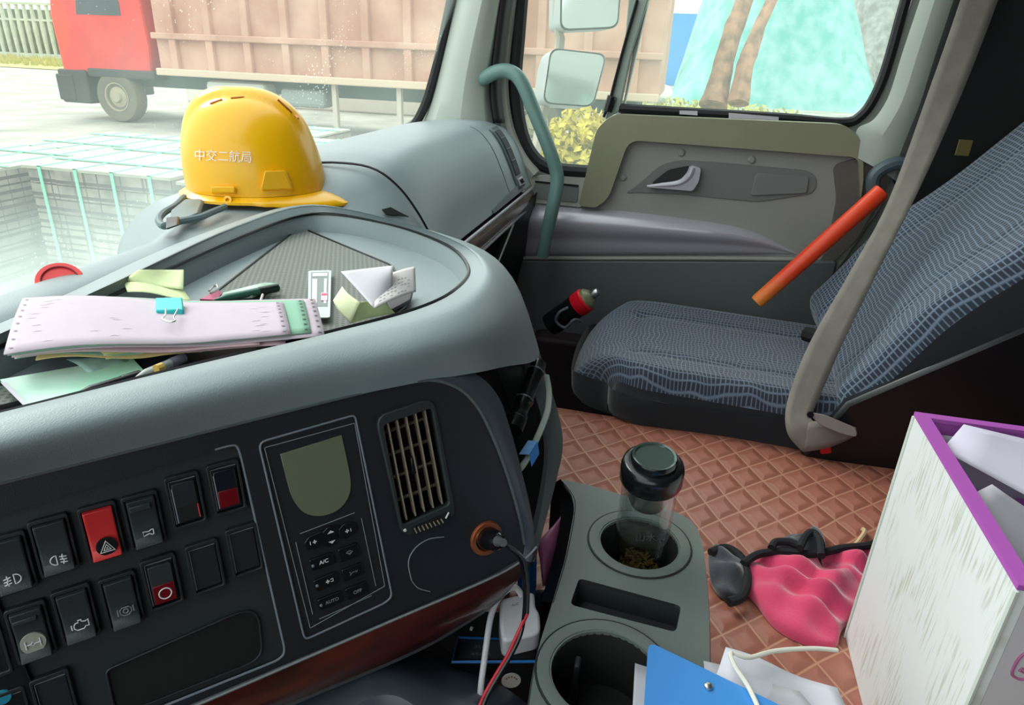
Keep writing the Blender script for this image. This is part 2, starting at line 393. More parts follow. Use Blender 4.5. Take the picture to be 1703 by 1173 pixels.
# A pillar trim
def col(X, pts): return catmull([atx(x, y, X) for x, y in pts], 4)
L_ = [(1.87, [(803, -220), (776, -90), (750, 10), (731, 90), (712, 170), (697, 208)]), (1.80, [(822, -220), (795, -90), (770, 10), (750, 90), (735, 150), (716, 212)]),
      (1.775, [(845, -220), (822, -90), (800, 10), (782, 90), (772, 150), (765, 212)]), (1.80, [(862, -220), (845, -90), (828, 10), (815, 90), (805, 150), (812, 212)]), (1.90, [(872, -220), (858, -90), (843, 10), (834, 90), (828, 150), (836, 225)])]
bm = NB(); loft(bm, [col(X, p) for X, p in L_]); o = struct('trim_1', bm, M_pillar, sub=1)
bm = NB(); tube(bm, [atx(x, y, 1.845) for x, y in ((808, -250), (776, -110), (750, 0), (731, 90), (712, 160), (698, 193), (686, 208), (660, 222))], .0125, 8, smooth=4); obj('pillar_seal', bm, M_rub, o)
# groove between pillar trim and door frame
bm = NB(); loft(bm, [col(1.83, [(858, -220), (845, -90), (832, 0), (822, 80), (816, 150), (822, 205)]), col(1.86, [(874, -220), (860, -90), (848, 0), (838, 80), (832, 150), (838, 205)])]); obj('pillar_groove', bm, M_rub, o, solid=.01)
# right side of the cab around the door: outer shell with the two openings
def X_(pts, X): return [atx(x, y, X) for x, y in pts]
quarter = rpoly(X_([(885, -230), (858, 130), (870, 232), (905, 282), (1000, 290), (1035, 182), (1110, -230)], XD+.03), .05, 4)
mainw = rpoly(X_([(1132, -230), (1036, 184), (1425, 206), (1478, 120), (1590, -230)], XD+.03), [.02, .01, .08, .12, .02], 6)
bm = NB(); outer = [V((XD+.03, .72, -1.15)), V((XD+.03, .72, -.24)), V((XD+.03, .24, .98)), V((XD+.03, -1.12, .98)), V((XD+.03, -1.12, -1.15))]
prism(bm, outer, (.04, 0, 0), [quarter, mainw]); wr = struct('wall_right', bm, M_pillar, smooth=False)
# door glass panes
bm = NB(); prism(bm, mainw, (.004, 0, 0)); bmesh.ops.translate(bm, verts=bm.verts, vec=(.018, 0, 0)); w2 = struct('window_2', bm, M_dglass, smooth=False)
bm = NB(); tube(bm, X_([(1030, 180), (1150, 187), (1300, 196), (1400, 204), (1432, 192), (1455, 160), (1475, 110), (1506, 0), (1560, -180)], XD+.022), .012, 8, smooth=5); obj('window_seal', bm, M_rub, w2)
bm = NB(); prism(bm, X_([(1130, 184), (1160, 185), (1160, 192), (1130, 190)], XD+.004), (.006, 0, 0)); prism(bm, X_([(1212, 188), (1295, 195), (1295, 203), (1212, 197)], XD+.004), (.006, 0, 0)); obj('seal_clip', bm, M_silver, w2)
bm = NB(); prism(bm, quarter, (.004, 0, 0)); bmesh.ops.translate(bm, verts=bm.verts, vec=(.018, 0, 0)); w3 = struct('window_3', bm, M_dglass, smooth=False)
bm = NB(); tube(bm, X_([(890, -200), (872, -60), (862, 60), (857, 140), (866, 215), (885, 258), (915, 279), (975, 286), (1010, 286)], XD+.0), .019, 10, smooth=6); obj('window_seal', bm, M_rub, w3)
bm = NB(); prism(bm, X_([(1062, -200), (1128, -200), (1078, 0), (1050, 90), (1030, 185), (1006, 200), (1018, 150), (1040, 60)], XD+.012), (.03, 0, 0)); obj('window_divider', bm, mat('divider_grey_green', (150, 164, 156), .45), w2, bevel=.003)
bm = NB(); tube(bm, X_([(1060, 0), (1040, 70), (1024, 130), (1014, 168), (1004, 195)], XD+.005), .004, 6, smooth=3); tube(bm, X_([(1018, 160), (1010, 185)], XD), .012, 8); obj('window_latch', bm, M_blk, w2)
# light strip between pillar and seal
bm = NB(); tube(bm, X_([(882, -220), (864, -90), (850, 0), (840, 80), (836, 150), (846, 215), (868, 262), (890, 290)], XD-.015), .016, 8, smooth=5); struct('trim_2', bm, mat('frame_light_grey', (186, 186, 178), .45))
# B pillar trim
L_ = [(1.90, [(1600, -230), (1556, -80), (1530, 0), (1500, 90), (1478, 160), (1452, 200), (1425, 215), (1418, 260)]),
      (1.87, [(1622, -230), (1578, -80), (1552, 0), (1524, 90), (1500, 165), (1478, 205), (1462, 235), (1450, 275)]),
      (1.87, [(1655, -230), (1615, -80), (1590, 0), (1560, 90), (1535, 170), (1515, 220), (1500, 260), (1492, 300)]),
      (1.94, [(1668, -230), (1628, -80), (1602, 0), (1572, 90), (1548, 170), (1530, 230), (1515, 275), (1505, 320)])]
bm = NB(); loft(bm, [col(X, p) for X, p in L_]); struct('trim_3', bm, M_pillar, sub=1)
bm = NB(); prism(bm, X_([(1632, -230), (1560, 60), (1490, 300), (1530, 420), (1800, 420), (1900, -230)], 1.915), (.04, 0, 0)); struct('trim_4', bm, mat('pillar_rear_black', (24, 25, 28), .8), smooth=False)
# ---- door
door = thing('door_1', None, None, (XD, .0, -1.05)); door['kind'] = 'structure'
def dplate(name, pts, X, t, m_, r=.01, bev=.004, holes=(), seg=3, par=None, n=5):
    bm = NB(); prism(bm, rpoly(X_(pts, X), r, n), (t, 0, 0), [rpoly(X_(h, X), hr, n) for h, hr in holes])
    return obj(name, bm, m_, par or door, bevel=bev, seg=seg, ang=50)
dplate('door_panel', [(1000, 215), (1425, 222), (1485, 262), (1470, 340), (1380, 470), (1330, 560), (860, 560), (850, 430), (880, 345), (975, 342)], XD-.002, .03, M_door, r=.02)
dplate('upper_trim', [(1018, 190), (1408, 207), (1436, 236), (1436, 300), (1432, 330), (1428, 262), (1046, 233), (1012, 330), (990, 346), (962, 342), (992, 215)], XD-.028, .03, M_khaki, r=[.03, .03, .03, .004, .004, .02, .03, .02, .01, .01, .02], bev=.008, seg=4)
dplate('rear_panel_shade', [(1432, 262), (1478, 262), (1486, 290), (1425, 400), (1350, 470), (1378, 405), (1392, 330), (1385, 275)], XD-.012, .02, mat('door_rear_shadow_grey', (96, 90, 86), .6), r=.02, bev=.006)  # darker plate: shading at the door's rear put into its colour
o = dplate('inner_bezel', [(1038, 322), (1060, 308), (1098, 274), (1130, 266), (1192, 270), (1345, 284), (1360, 298), (1353, 322), (1260, 336), (1150, 325), (1060, 320)], XD-.006, .006, mat('bezel_grey', (112, 113, 112), .5), r=.02, bev=.002)
dplate('ashtray_lid', [(1258, 288), (1346, 294), (1342, 322), (1248, 326)], XD-.011, .01, mat('lid_grey', (118, 118, 117), .5), r=.008, bev=.002, par=o)
# latch handle: dark cup, lever
o = dplate('handle_cup', [(1082, 306), (1112, 282), (1150, 275), (1150, 300), (1100, 310)], XD-.010, .008, mat('cup_shadow_black', (30, 30, 32), .6), r=.012, bev=.001)
bm = NB(); tube(bm, X_([(1076, 310), (1100, 308), (1130, 304), (1146, 292), (1152, 278)], XD-.022), [.003, .006, .008, .010, .009], 10, smooth=5)
bm2 = X_([(1150, 275), (1166, 280), (1162, 303), (1152, 318), (1078, 312), (1120, 306), (1144, 298)], XD-.026); prism(bm, rpoly(bm2, .006, 4), (.02, 0, 0)); obj('door_handle', bm, M_silver, door, bevel=.002)
for k, (x, y) in enumerate(((1133, 254), (1250, 266), (1036, 295))):
    bm = NB(); lathe(bm, [(.0, .004), (.006, .004), (.010, .001), (.011, -.004)], atx(x, y, XD-.004), (-1, 0, 0), 20); obj('screw_cap', bm, M_door, door)
# silver moulding
top = [(855, 352), (880, 338), (1000, 347), (1100, 358), (1200, 372), (1250, 384), (1290, 402), (1324, 422)]
secs = []
for k, (f_, dx) in enumerate(((0, .0), (.12, -.030), (.3, -.045), (.5, -.040), (.62, -.028), (.7, -.022), (.92, -.020), (1, -.003))):
    s = []
    for (x, y) in top:
        yb = 426 - (x-860)*.006
        e = min(1, max(.12, (yb-y)/60)); s.append(atx(x, y+(yb-y)*f_, XD+dx*e))
    secs.append(catmull(s, 4))
bm = NB(); loft(bm, secs); obj('silver_moulding', bm, M_silver, door, ang=60, sub=1)
bm = NB(); tube(bm, X_([(862, 429), (1000, 430), (1200, 430), (1335, 432)], XD-.02), .006, 8, smooth=3); obj('panel_ridge', bm, M_door, door)
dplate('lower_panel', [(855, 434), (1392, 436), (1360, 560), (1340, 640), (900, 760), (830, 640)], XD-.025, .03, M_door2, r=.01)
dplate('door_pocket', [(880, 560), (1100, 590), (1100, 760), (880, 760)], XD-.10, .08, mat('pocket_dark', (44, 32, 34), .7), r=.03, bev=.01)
o = dplate('sill_panel', [(872, 292), (985, 288), (968, 346), (868, 336)], XD-.012, .02, mat('sill_light_grey', (176, 176, 168), .5), r=.01, bev=.003)
dplate('sill_recess', [(888, 306), (962, 312), (960, 337), (884, 330)], XD-.016, .008, mat('sill_recess_grey', (120, 124, 122), .5), r=.008, bev=.001, par=o)
dplate('sill_slot', [(890, 301), (962, 308), (962, 311), (890, 304)], XD-.018, .004, M_blk, r=0, bev=0, par=o)

bm = NB(); grid(bm, lambda u, v: V((.95+1.0*u, -1.075+.015*math.sin(u*40)+.012*math.sin(u*71+v*3), -1.0+1.9*v)), 90, 6, uv=False); cu_ = obj('sleeper_curtain', bm, mat('curtain_charcoal', (50, 56, 54), .95, var=.15, vscale=4)); tag(cu_, 'charcoal curtain hanging in folds behind the passenger backrest', 'curtain')
# ================================================================ DASHBOARD
dash = thing('dashboard', 'grey moulded truck dashboard with a deep top tray and black switch panel', 'dashboard', (.9, .5, -.6))
# passenger side and shelf under the windshield: sections across the cab (y, z)
SA = [(.93, -.52), (.80, -.36), (.72, -.285), (.665, -.255), (.63, -.252), (.605, -.262), (.58, -.29), (.54, -.30), (.52, -.33), (.51, -.38)]
S9 = [(.97, -.50), (.86, -.36), (.76, -.285), (.712, -.257), (.66, -.250), (.61, -.256), (.58, -.28), (.50, -.30), (.47, -.33), (.45, -.38)]
SM = [(.99, -.44), (.95, -.34), (.88, -.275), (.81, -.253), (.70, -.25), (.61, -.252), (.55, -.27), (.49, -.29), (.44, -.32), (.41, -.38)]
SB = [(.93, -.30), (.86, -.245), (.74, -.205), (.62, -.184), (.54, -.180), (.492, -.19), (.458, -.222), (.432, -.27), (.410, -.322), (.398, -.346)]
def mixs(a, b, t): return [(p[0]*(1-t)+q[0]*t, p[1]*(1-t)+q[1]*t) for p, q in zip(a, b)]
SE = [(.80, -.30), (.74, -.255), (.66, -.215), (.58, -.196), (.525, -.190), (.482, -.199), (.452, -.228), (.430, -.272), (.410, -.322), (.398, -.346)]
XS = [(.2, SA), (.55, SA), (.78, SA), (.90, S9), (.99, SM), (1.06, mixs(SM, SB, .5)), (1.14, mixs(SM, SB, .9)), (1.28, SB), (1.45, SB), (1.65, SB), (1.80, SB), (1.86, SE), (1.895, [(p[0], p[1]-.012) for p in SE])]
def sect(x):
    for (a, sa), (b, sb) in zip(XS, XS[1:]):
        if a <= x <= b: t = (x-a)/(b-a); t = t*t*(3-2*t); return mixs(sa, sb, t)
    return XS[-1][1]
def prof(x, n=6): return catmull([V((x, p[0], p[1])) for p in sect(x)], n)
xs = [.2, .4, .55, .62, .7, .78, .85, .92, 1.0, 1.08, 1.16, 1.22, 1.28, 1.36, 1.45, 1.6, 1.74, 1.80, 1.83, 1.86, 1.88, 1.895]
bm = NB(); loft(bm, [prof(x) for x in xs]); obj('dash_top', bm, M_dash, dash, ang=60)
def on_prof(x, s, out=0.0):       # s in 0..9 along the section
    P = prof(x, 12); k = s*12; i = min(int(k), len(P)-2); t = k-i; p = P[i]*(1-t)+P[i+1]*t; d = (P[i+1]-P[i]).normalized()
    nrm = V((0, -d.z, d.y)); nrm = nrm if nrm.y < 0 or nrm.z > .7 else -nrm
    return p + nrm*out
bm = NB(); tube(bm, [on_prof(1.085+.006*s, s, .0005) for s in [2.9+.25*i for i in range(25)]], .0022, 6); obj('panel_seam', bm, M_blk, dash)
bm = NB(); tube(bm, [on_prof(1.66, s, .000) for s in [4.6+.2*i for i in range(20)]], .0014, 6); obj('glovebox_seam', bm, M_dash2, dash)
# little dark tear beside the seam
bm = NB(); P = [on_prof(1.068, 6.5, .002), on_prof(1.085, 6.55, .002), on_prof(1.092, 6.8, .002), on_prof(1.102, 7.05, .002), on_prof(1.082, 6.85, .002), on_prof(1.066, 6.7, .002)]; prism(bm, P, (0, -.001, .001)); obj('torn_notch', bm, M_blkm, dash)
# side vent on the passenger end
vent = None
def onp_quad(x0, x1, s0, s1, out, nu=4, nv=10):
    bm = NB(); loft(bm, [[on_prof(x0+(x1-x0)*i/nu, s0+(s1-s0)*j/nv, out) for j in range(nv+1)] for i in range(nu+1)]); return bm
vs0, vs1, vx0, vx1 = 5.25, 8.55, 1.735, 1.80
vent = obj('side_air_vent', onp_quad(vx0, vx1, vs0, vs1, .003), mat('vent_rim_grey', (96, 108, 108), .4), dash, solid=.004)
obj('vent_mouth', onp_quad(vx0+.009, vx1-.009, vs0+.25, vs1-.85, .0055), M_blkm, vent)
for k in range(5):
    bm = NB(); x = vx0+.014+k*.0095; tube(bm, [on_prof(x, vs0+.3+(vs1-.9-vs0-.3)*j/6, .007) for j in range(7)], .0013, 6); obj('vent_slat', bm, M_dash2, vent)
for k in range(3):
    bm = NB(); s = vs0+.7+k*.55; tube(bm, [on_prof(vx0+.011, s, .0075), on_prof(vx1-.011, s, .0075)], .0012, 6); obj('vent_slat', bm, M_dash2, vent)
obj('thumb_wheel', onp_quad(vx0+.012, vx1-.012, vs1-.7, vs1-.2, .007), M_silver, vent, solid=.003)
bm = NB()
for k in range(3): tube(bm, [on_prof(vx0+.02+k*.011, vs1-.6, .0095), on_prof(vx0+.024+k*.011, vs1-.3, .0095)], .0015, 6)
obj('wheel_mark', bm, M_blk, vent)
# handle slot, wood strip and its bright borders
def yz(x, y, z): return V((x, y, z))
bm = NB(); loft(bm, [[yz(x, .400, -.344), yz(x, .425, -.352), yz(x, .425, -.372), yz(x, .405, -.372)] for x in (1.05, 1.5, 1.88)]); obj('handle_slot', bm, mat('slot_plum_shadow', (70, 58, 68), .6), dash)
bm = NB(); prism(bm, [on_prof(1.48, 8.55, .002), on_prof(1.76, 8.15, .002), on_prof(1.775, 8.9, .002), on_prof(1.48, 9, .002)], (0, -.001, 0)); obj('glovebox_pull', bm, M_dash2, dash)
WS = [(.398, -.360), (.392, -.372), (.394, -.392), (.402, -.408)]
bm = NB(); loft(bm, [catmull([yz(x, *p) for p in WS], 4) for x in (.9, 1.3, 1.6, 1.885)]); obj('wood_strip', bm, mat('side_wood_veneer', (128, 106, 92), .25, coat=.5, col2=(96, 58, 50), vscale=14), dash)
bm = NB(); tube(bm, [yz(.9, .396, -.358), yz(1.885, .396, -.358)], .004, 8); tube(bm, [yz(.9, .400, -.411), yz(1.885, .400, -.411)], .0035, 8); obj('bright_border', bm, M_silver, dash)
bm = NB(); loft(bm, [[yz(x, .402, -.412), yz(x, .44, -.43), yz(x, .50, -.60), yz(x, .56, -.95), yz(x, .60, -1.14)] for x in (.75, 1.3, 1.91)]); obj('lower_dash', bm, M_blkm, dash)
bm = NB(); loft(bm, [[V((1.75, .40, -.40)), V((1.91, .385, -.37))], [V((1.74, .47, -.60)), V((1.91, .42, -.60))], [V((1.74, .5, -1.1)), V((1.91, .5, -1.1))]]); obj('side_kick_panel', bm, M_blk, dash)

_az = math.radians(-43); FU = V((math.cos(_az), math.sin(_az), 0)); FW = V((-.147, -.158, -1)); FW.normalize(); FN = FU.cross(FW).normalized()
if FN.dot(CF) < 0: FN = -FN
F0 = ray(240, 850)*.5
def fpx(x, y): d = ray(x, y); P = d*(F0.dot(FN)/d.dot(FN))-F0; return (P.dot(FU), P.dot(FW))
def fpp0(x, y): d = ray(x, y); return d*(F0.dot(FN)/d.dot(FN))
# ---- centre hood with the tray: loft between traced rims
C0 = [(-80, 716), (0, 698), (300, 622), (540, 565), (685, 525), (750, 490), (770, 450), (732, 412), (636, 378), (520, 365), (404, 402), (210, 492), (0, 587), (-80, 624)]
C1 = [(-80, 708), (0, 690), (300, 614), (540, 556), (690, 516), (757, 483), (779, 447), (740, 407), (640, 372), (520, 357), (400, 395), (200, 487), (0, 579), (-80, 616)]
C2 = [(-80, 722), (0, 703), (300, 629), (540, 572), (702, 535), (790, 500), (820, 455), (782, 412), (676, 372), (518, 340), (386, 376), (176, 474), (-30, 566), (-115, 604)]
def zc(L, z, n=6): return catmull([atz(x, y, z) for x, y in L], n)
floorL = zc(C1, -.24)
cen = sum(floorL, V((0, 0, 0)))/len(floorL)
c1 = zc(C1, -.242); c2 = zc(C2, -.230)
c0 = [V((p.x+(cen.x-p.x)*.035, p.y+(cen.y-p.y)*.035, -.266)) for p in c1]
mid = [p*.5+q*.5+V((0, 0, .004)) for p, q in zip(c1, c2)]
# lip face, by station: (px, py, distance)
C3 = [(-80, 775, .405), (0, 752, .425), (300, 675, .487), (540, 617, .549), (708, 583, .596), (822, 548, .668), (868, 500, .80)]
C4 = [(-80, 822, None), (0, 803, None), (300, 728, None), (540, 668, None), (705, 634, None), (830, 612, .672), (897, 585, .80)]
q2 = [atz(*C2[i], -.23) for i in range(14)]
b3 = [q2[7]+V((.045, -.012, -.02)), q2[8]+V((.05, .02, -.02)), q2[9]+V((.04, .045, -.016)), q2[10]+V((.0, .05, -.016)), q2[11]+V((0, .05, -.016)), q2[12]+V((0, .05, -.016)), q2[13]+V((0, .05, -.016))]
b4 = [q2[7]+V((.075, -.02, -.08)), q2[8]+V((.10, .04, -.08)), q2[9]+V((.07, .09, -.05)), q2[10]+V((0, .10, -.04)), q2[11]+V((0, .10, -.04)), q2[12]+V((0, .10, -.04)), q2[13]+V((0, .10, -.04))]
c3 = catmull([atd(*p) for p in C3]+b3, 6); c4 = catmull([fpp0(p[0], p[1])-FN*.001 if p[2] is None else atd(*p) for p in C4]+b4, 6)
rows = []
for i in range(len(c1)):
    rows.append([c1[i]] + catmull([mid[i], c2[i], c3[i], c4[i]], 6))
bm = NB(); loft(bm, rows); obj('hood', bm, M_dash, dash, ang=60)
bm = NB(); loft(bm, [[c0[i], c1[i]] for i in range(len(c1))]); loft(bm, [[c0[i], V((c0[i].x, c0[i].y, -.2665))] for i in range(len(c1))])
obj('tray_wall', bm, M_dash, dash)
bm = NB(); f = bm.faces.new([bm.verts.new(p) for p in c0]); tray = obj('tray', bm, M_dash, dash, smooth=False)
bm = NB(); tube(bm, [p+V((0, 0, .0008)) for p in c1], .0022, 6); obj('tray_rim_line', bm, M_blk, dash)
mt = rpoly([atz(x, y, -.2645) for x, y in ((499, 380), (652, 444), (684, 505), (650, 532), (300, 610), (-40, 690), (-40, 650), (150, 620), (345, 500))], [.012, .012, .03, .02, .01, .01, .01, .01, .012], 5)
bm = NB(); prism(bm, mt, (0, 0, .0015)); obj('ribbed_mat', bm, M_ribs, tray, smooth=False)
bm = NB(); tube(bm, [p+V((0, 0, .0018)) for p in mt], .0016, 6, closed=True); obj('mat_border', bm, M_blk, tray)

# ---- fascia frame: U along the panel to the right, W down the panel, N away from the driver
def fl(u, w, out=0): return F0 + FU*u + FW*w - FN*out
def fpp(x, y, out=0): return fl(*fpx(x, y), out)
def fprism(name, p2, o0, o1, m_, par, holes=(), bev=0, **k):
    bm = NB(); prism(bm, [fl(a, b, o0) for a, b in p2], -FN*(o1-o0), [[fl(a, b, o0) for a, b in h] for h in holes]); return obj(name, bm, m_, par, bevel=bev, **k)
def r2(pts, r, n=4): return [(p.x, p.y) for p in rpoly([V((a, b, 0)) for a, b in pts], r, n)]
def fq(pts, r=.002, n=4): return r2([fpx(*p) for p in pts], r, n)
# curve where the fascia plate ends
top_e = [(-80, 822), (0, 803), (300, 728), (540, 668), (690, 634)]
rt_e = [(750, 640), (790, 672), (820, 728), (845, 795), (864, 862), (872, 905)]
plate = [fpx(x, y) for x, y in top_e+rt_e+[(868, 928), (811, 960), (650, 1030), (400, 1137), (200, 1222), (-80, 1342)]]
plate = [(p.x, p.y) for p in catmull([V((a, b, 0)) for a, b in plate[:11]], 4)] + plate[11:]
sw_o = fq([(-90, 885), (385, 740), (397, 742), (475, 1085), (465, 1098), (100, 1245), (-90, 1325)], [.001, .012, .012, .008, .008, .001, .001])
ac_o = fq([(430, 736), (590, 690), (652, 992), (640, 1003), (510, 1063), (505, 1058)], [.006, .004, .006, .006, .005, .004])
vt_o = fq([(622, 692), (720, 660), (757, 858), (668, 895)], .012)
so_c = fpx(808, 895)
so_h = ell(so_c, .0165, .0165, 24)
fascia = fprism('fascia', plate, -.006, 0, M_fascia, dash, holes=[sw_o, ac_o, vt_o, so_h], smooth=False)
bm = NB(); tube(bm, [fpp(x, y, .0005) for x, y in top_e+rt_e], .0016, 6, smooth=4); obj('fascia_edge', bm, M_dash2, fascia)
bm = NB(); tube(bm, [fpp(x, y, .0004) for x, y in ((684, 965), (679, 935), (690, 912), (712, 897), (738, 893))], .0006, 6, smooth=5); tube(bm, [fpp(x, y, .0004) for x, y in ((684, 965), (695, 978), (715, 984))], .0005, 6, smooth=4); obj('round_blanking_cap', bm, M_icong, fascia)
# rounded right frame between the fascia and the side wall
I_ = [fpp(x, y) for x, y in ((690, 634), (750, 640), (790, 672), (820, 728), (845, 795), (864, 862), (872, 905), (868, 930))]
O_ = [fpp(702, 632, .001), atd(780, 618, .643), atd(826, 655, .668), atd(848, 712, .682), atd(868, 785, .692), atd(884, 855, .70), atd(890, 905, .705), atd(884, 935, .70)]
Mi = [(a+b)/2 - FN*.004 for a, b in zip(I_, O_)]
def cc(L): return catmull(L, 5)
bm = NB(); loft(bm, [cc(I_), cc(Mi), cc(O_)]); obj('fascia_frame', bm, mat('frame_slate_plastic', (70, 76, 88), .45, bump=.2, bscale=900), dash, sub=1)
# side wall: dark cubby then lighter outer flank
Cb = [atd(800, 575, .66), atd(822, 600, .70), atd(842, 655, .74), atd(862, 715, .75), atd(878, 775, .75), atd(888, 845, .73), atd(893, 900, .72), atd(887, 935, .71)]
W_ = [atd(868, 500, .80), atd(897, 585, .80), atd(908, 622, .80), atd(929, 690, .80), atd(936, 742, .80), atd(925, 800, .79), atd(905, 875, .76), atd(889, 935, .73)]
Wb = [p+V((.10, .06, .0)) for p in W_]
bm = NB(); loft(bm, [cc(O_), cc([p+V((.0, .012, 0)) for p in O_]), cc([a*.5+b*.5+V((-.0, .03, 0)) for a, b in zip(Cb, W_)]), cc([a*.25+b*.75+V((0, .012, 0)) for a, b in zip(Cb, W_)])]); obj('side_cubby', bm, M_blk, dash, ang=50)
bm = NB(); loft(bm, [cc([a*.3+b*.7+V((0, .006, 0)) for a, b in zip(Cb, W_)]), cc([a*.12+b*.88 for a, b in zip(Cb, W_)]), cc(W_), cc(Wb)]); obj('side_flank', bm, M_dash2, dash, ang=50)
# wood veneer under the panel, curling away below
wt = [(-80, 1345, 0), (200, 1223, 0), (400, 1138, 0), (650, 1030, 0), (811, 961, 0), (868, 929, 0), (886, 905, .004)]
wb_ = [(-80, 1412), (200, 1292), (482, 1170), (664, 1094), (752, 1049), (838, 990), (885, 925)]
T = [fpp(x, y, .002+o) for x, y, o in wt]
def fdist(x, y, back): d = ray(x, y); return d*((F0.dot(FN)+back)/d.dot(FN))
Bt = [fdist(x, y, .022) for x, y in wb_]; Mm = [(a+b)/2-FN*.009 for a, b in zip(T, Bt)]
bm = NB(); loft(bm, [cc(T), cc(Mm), cc(Bt)]); obj('wood_veneer_strip', bm, M_wood, dash, sub=1)
bm = NB(); tube(bm, [p-FN*.001 for p in cc(T)], .0012, 6); obj('veneer_top_line', bm, M_icong, dash)
U1 = [p+V((0, 0, -.008))+FN*.004 for p in Bt]; U2 = [p+V((.0, 0, -.012))+FN*.05 for p in Bt]; U3 = [p+FN*.16+V((0, 0, -.02)) for p in Bt]
bm = NB(); loft(bm, [cc(Bt), cc(U1), cc(U2), cc(U3)]); obj('under_lip', bm, M_dash2, dash)
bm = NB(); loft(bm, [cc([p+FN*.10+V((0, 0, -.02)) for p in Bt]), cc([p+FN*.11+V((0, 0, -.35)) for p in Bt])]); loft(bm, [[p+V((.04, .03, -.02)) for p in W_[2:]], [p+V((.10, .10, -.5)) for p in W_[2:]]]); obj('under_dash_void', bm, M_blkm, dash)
# lower moulded column cover seen under the veneer
bm = NB(); P1 = [(380, 1230, .62), (600, 1112, .66), (650, 1106, .67), (720, 1135, .67), (830, 1190, .66), (900, 1260, .65)]
P0 = [(360, 1180, .66), (560, 1080, .73), (660, 1068, .76), (740, 1096, .76), (850, 1150, .74), (950, 1240, .7)]
P2 = [(360, 1330, .60), (560, 1190, .62), (640, 1150, .635), (700, 1178, .63), (760, 1250, .62), (820, 1330, .61)]
P3 = [(360, 1400, .62), (540, 1270, .63), (640, 1230, .64), (680, 1250, .64), (720, 1330, .63), (780, 1400, .62)]
bm = NB(); loft(bm, [catmull([atd(*p) for p in L], 5) for L in (P0, P1, P2, P3)]); obj('lower_column_cover', bm, mat('cover_blue_grey', (70, 76, 88), .35), dash, sub=1)

# ---- switch panel
swp = fprism('switch_panel', sw_o, -.008, -.004, M_fasc2, dash, smooth=False)
bm = NB(); tube(bm, [fl(a, b, -.0005) for a, b in sw_o[5:-2]], .0010, 6); obj('switch_panel_rim', bm, M_edge, swp)
SWZ = {}
def icon(name, sw, segs, c, s, m_, out, r=.00042):
    bm = NB()
    for sg in segs:
        cl = sg[0] == 'c'; pts = sg[1:] if cl else sg
        tube(bm, [fl(c[0]+x*s, c[1]+y*s, out) for x, y in pts], r, 5, closed=cl)
    return obj(name, bm, m_, sw)
circ = ['c']+[(math.cos(2*math.pi*i/20), math.sin(2*math.pi*i/20)) for i in range(20)]
def dlamp(flip):
    f = -1 if flip else 1
    D = ['c', (0*f, -1)]+[(f*(1.1*math.sin(a)), -math.cos(a)) for a in [math.pi*i/10 for i in range(1, 10)]]+[(0, 1)]
    return [D]+[[(-f*.5, y), (-f*1.7, y+.25)] for y in (-.6, 0, .6)]+[[(-f*1.1, -1), (-f*.95, -.3), (-f*1.2, .3), (-f*1.0, 1.1)]]
CW, CH = .0208, .0375
def rocker(cx, cy, name='rocker_switch', face=M_fasc2, kind='rock', label=None, lower=None, tilt=1):
    c = fpx(cx, cy); w2_, h2 = .0098, .0180
    fr = fprism(name, rr(CW*1.12, CH*1.12, .002, 3, c), -.006, .0012, M_fascia, swp, holes=[rr(CW*.94, CH*.97, .001, 2, c)], bev=.0005)
    if label: fr['label'] = label
    if kind == 'blank':
        fprism('blank_plate', rr(CW*.90, CH*.92, .001, 2, c), -.006, -.0012, M_fascia, fr, bev=.0006)
        bm = NB(); tube(bm, [fl(c[0]-CW*.44, c[1]+CH*.44, -.0004), fl(c[0]-CW*.44, c[1]-CH*.45, -.0004), fl(c[0]+CW*.44, c[1]-CH*.45, -.0004)], .0005, 5); obj('blank_edge', bm, M_icong, fr); return fr, c
    bm = NB(); a = []
    for y, o in ((-h2, .0058), (-h2*.6, .0046), (0, .0026), (h2*.6, .0040), (h2, .0072)):
        a.append([fl(c[0]-w2_*.92, c[1]+y, -.004), fl(c[0]-w2_*.92, c[1]+y, o-.0007), fl(c[0]-w2_*.84, c[1]+y, o), fl(c[0]+w2_*.84, c[1]+y, o), fl(c[0]+w2_*.92, c[1]+y, o-.0007), fl(c[0]+w2_*.92, c[1]+y, -.004)])
    loft(bm, a); bm.faces.new([bm.verts.new(p) for p in a[0]]); bm.faces.new([bm.verts.new(p) for p in a[-1]])
    obj('rocker', bm, face, fr, bevel=.0005)
    return fr, c
s, c = rocker(18, 938); icon('front_fog_icon', s, dlamp(False), (c[0]+.0005, c[1]+.0085), .0034, M_icon, .0068)
s, c = rocker(90, 908); icon('rear_fog_icon', s, dlamp(True), (c[0], c[1]+.0080), .0034, M_icon, .0068)
s, c = rocker(170, 885, face=M_red, label='red hazard light switch')
bm = NB(); lathe(bm, [(0, .0004), (.0066, .0004), (.0066, -.001)], fl(c[0]+.0008, c[1]+.0090, .0056), -FN, 24); obj('black_disc', bm, M_blk, s)
icon('hazard_icon', s, [['c', (-1, .8), (0, -1), (1, .8)], ['c', (-.5, .5), (0, -.4), (.5, .5)], [(-.1, .2), (.1, .2)]], (c[0]+.0008, c[1]+.0092), .0044, M_icon, .0064, .0005)
s, c = rocker(240, 866); icon('work_lamp_icon', s, [['c', (-1.2, -.5), (-1.2, .6), (0, .25), (.5, .6), (.9, .6), (.9, -.6), (.5, -.6), (0, -.3)]], (c[0]+.0012, c[1]+.0075), .0032, M_icon, .0062)
bm = NB(); box(bm, fl(c[0]-.001, c[1]-.0125, .0058), (.0135, .0045, .0024), Matrix((FU, FW, -FN)).transposed()); obj('latch_bar', bm, M_fasc2, s, bevel=.0006)
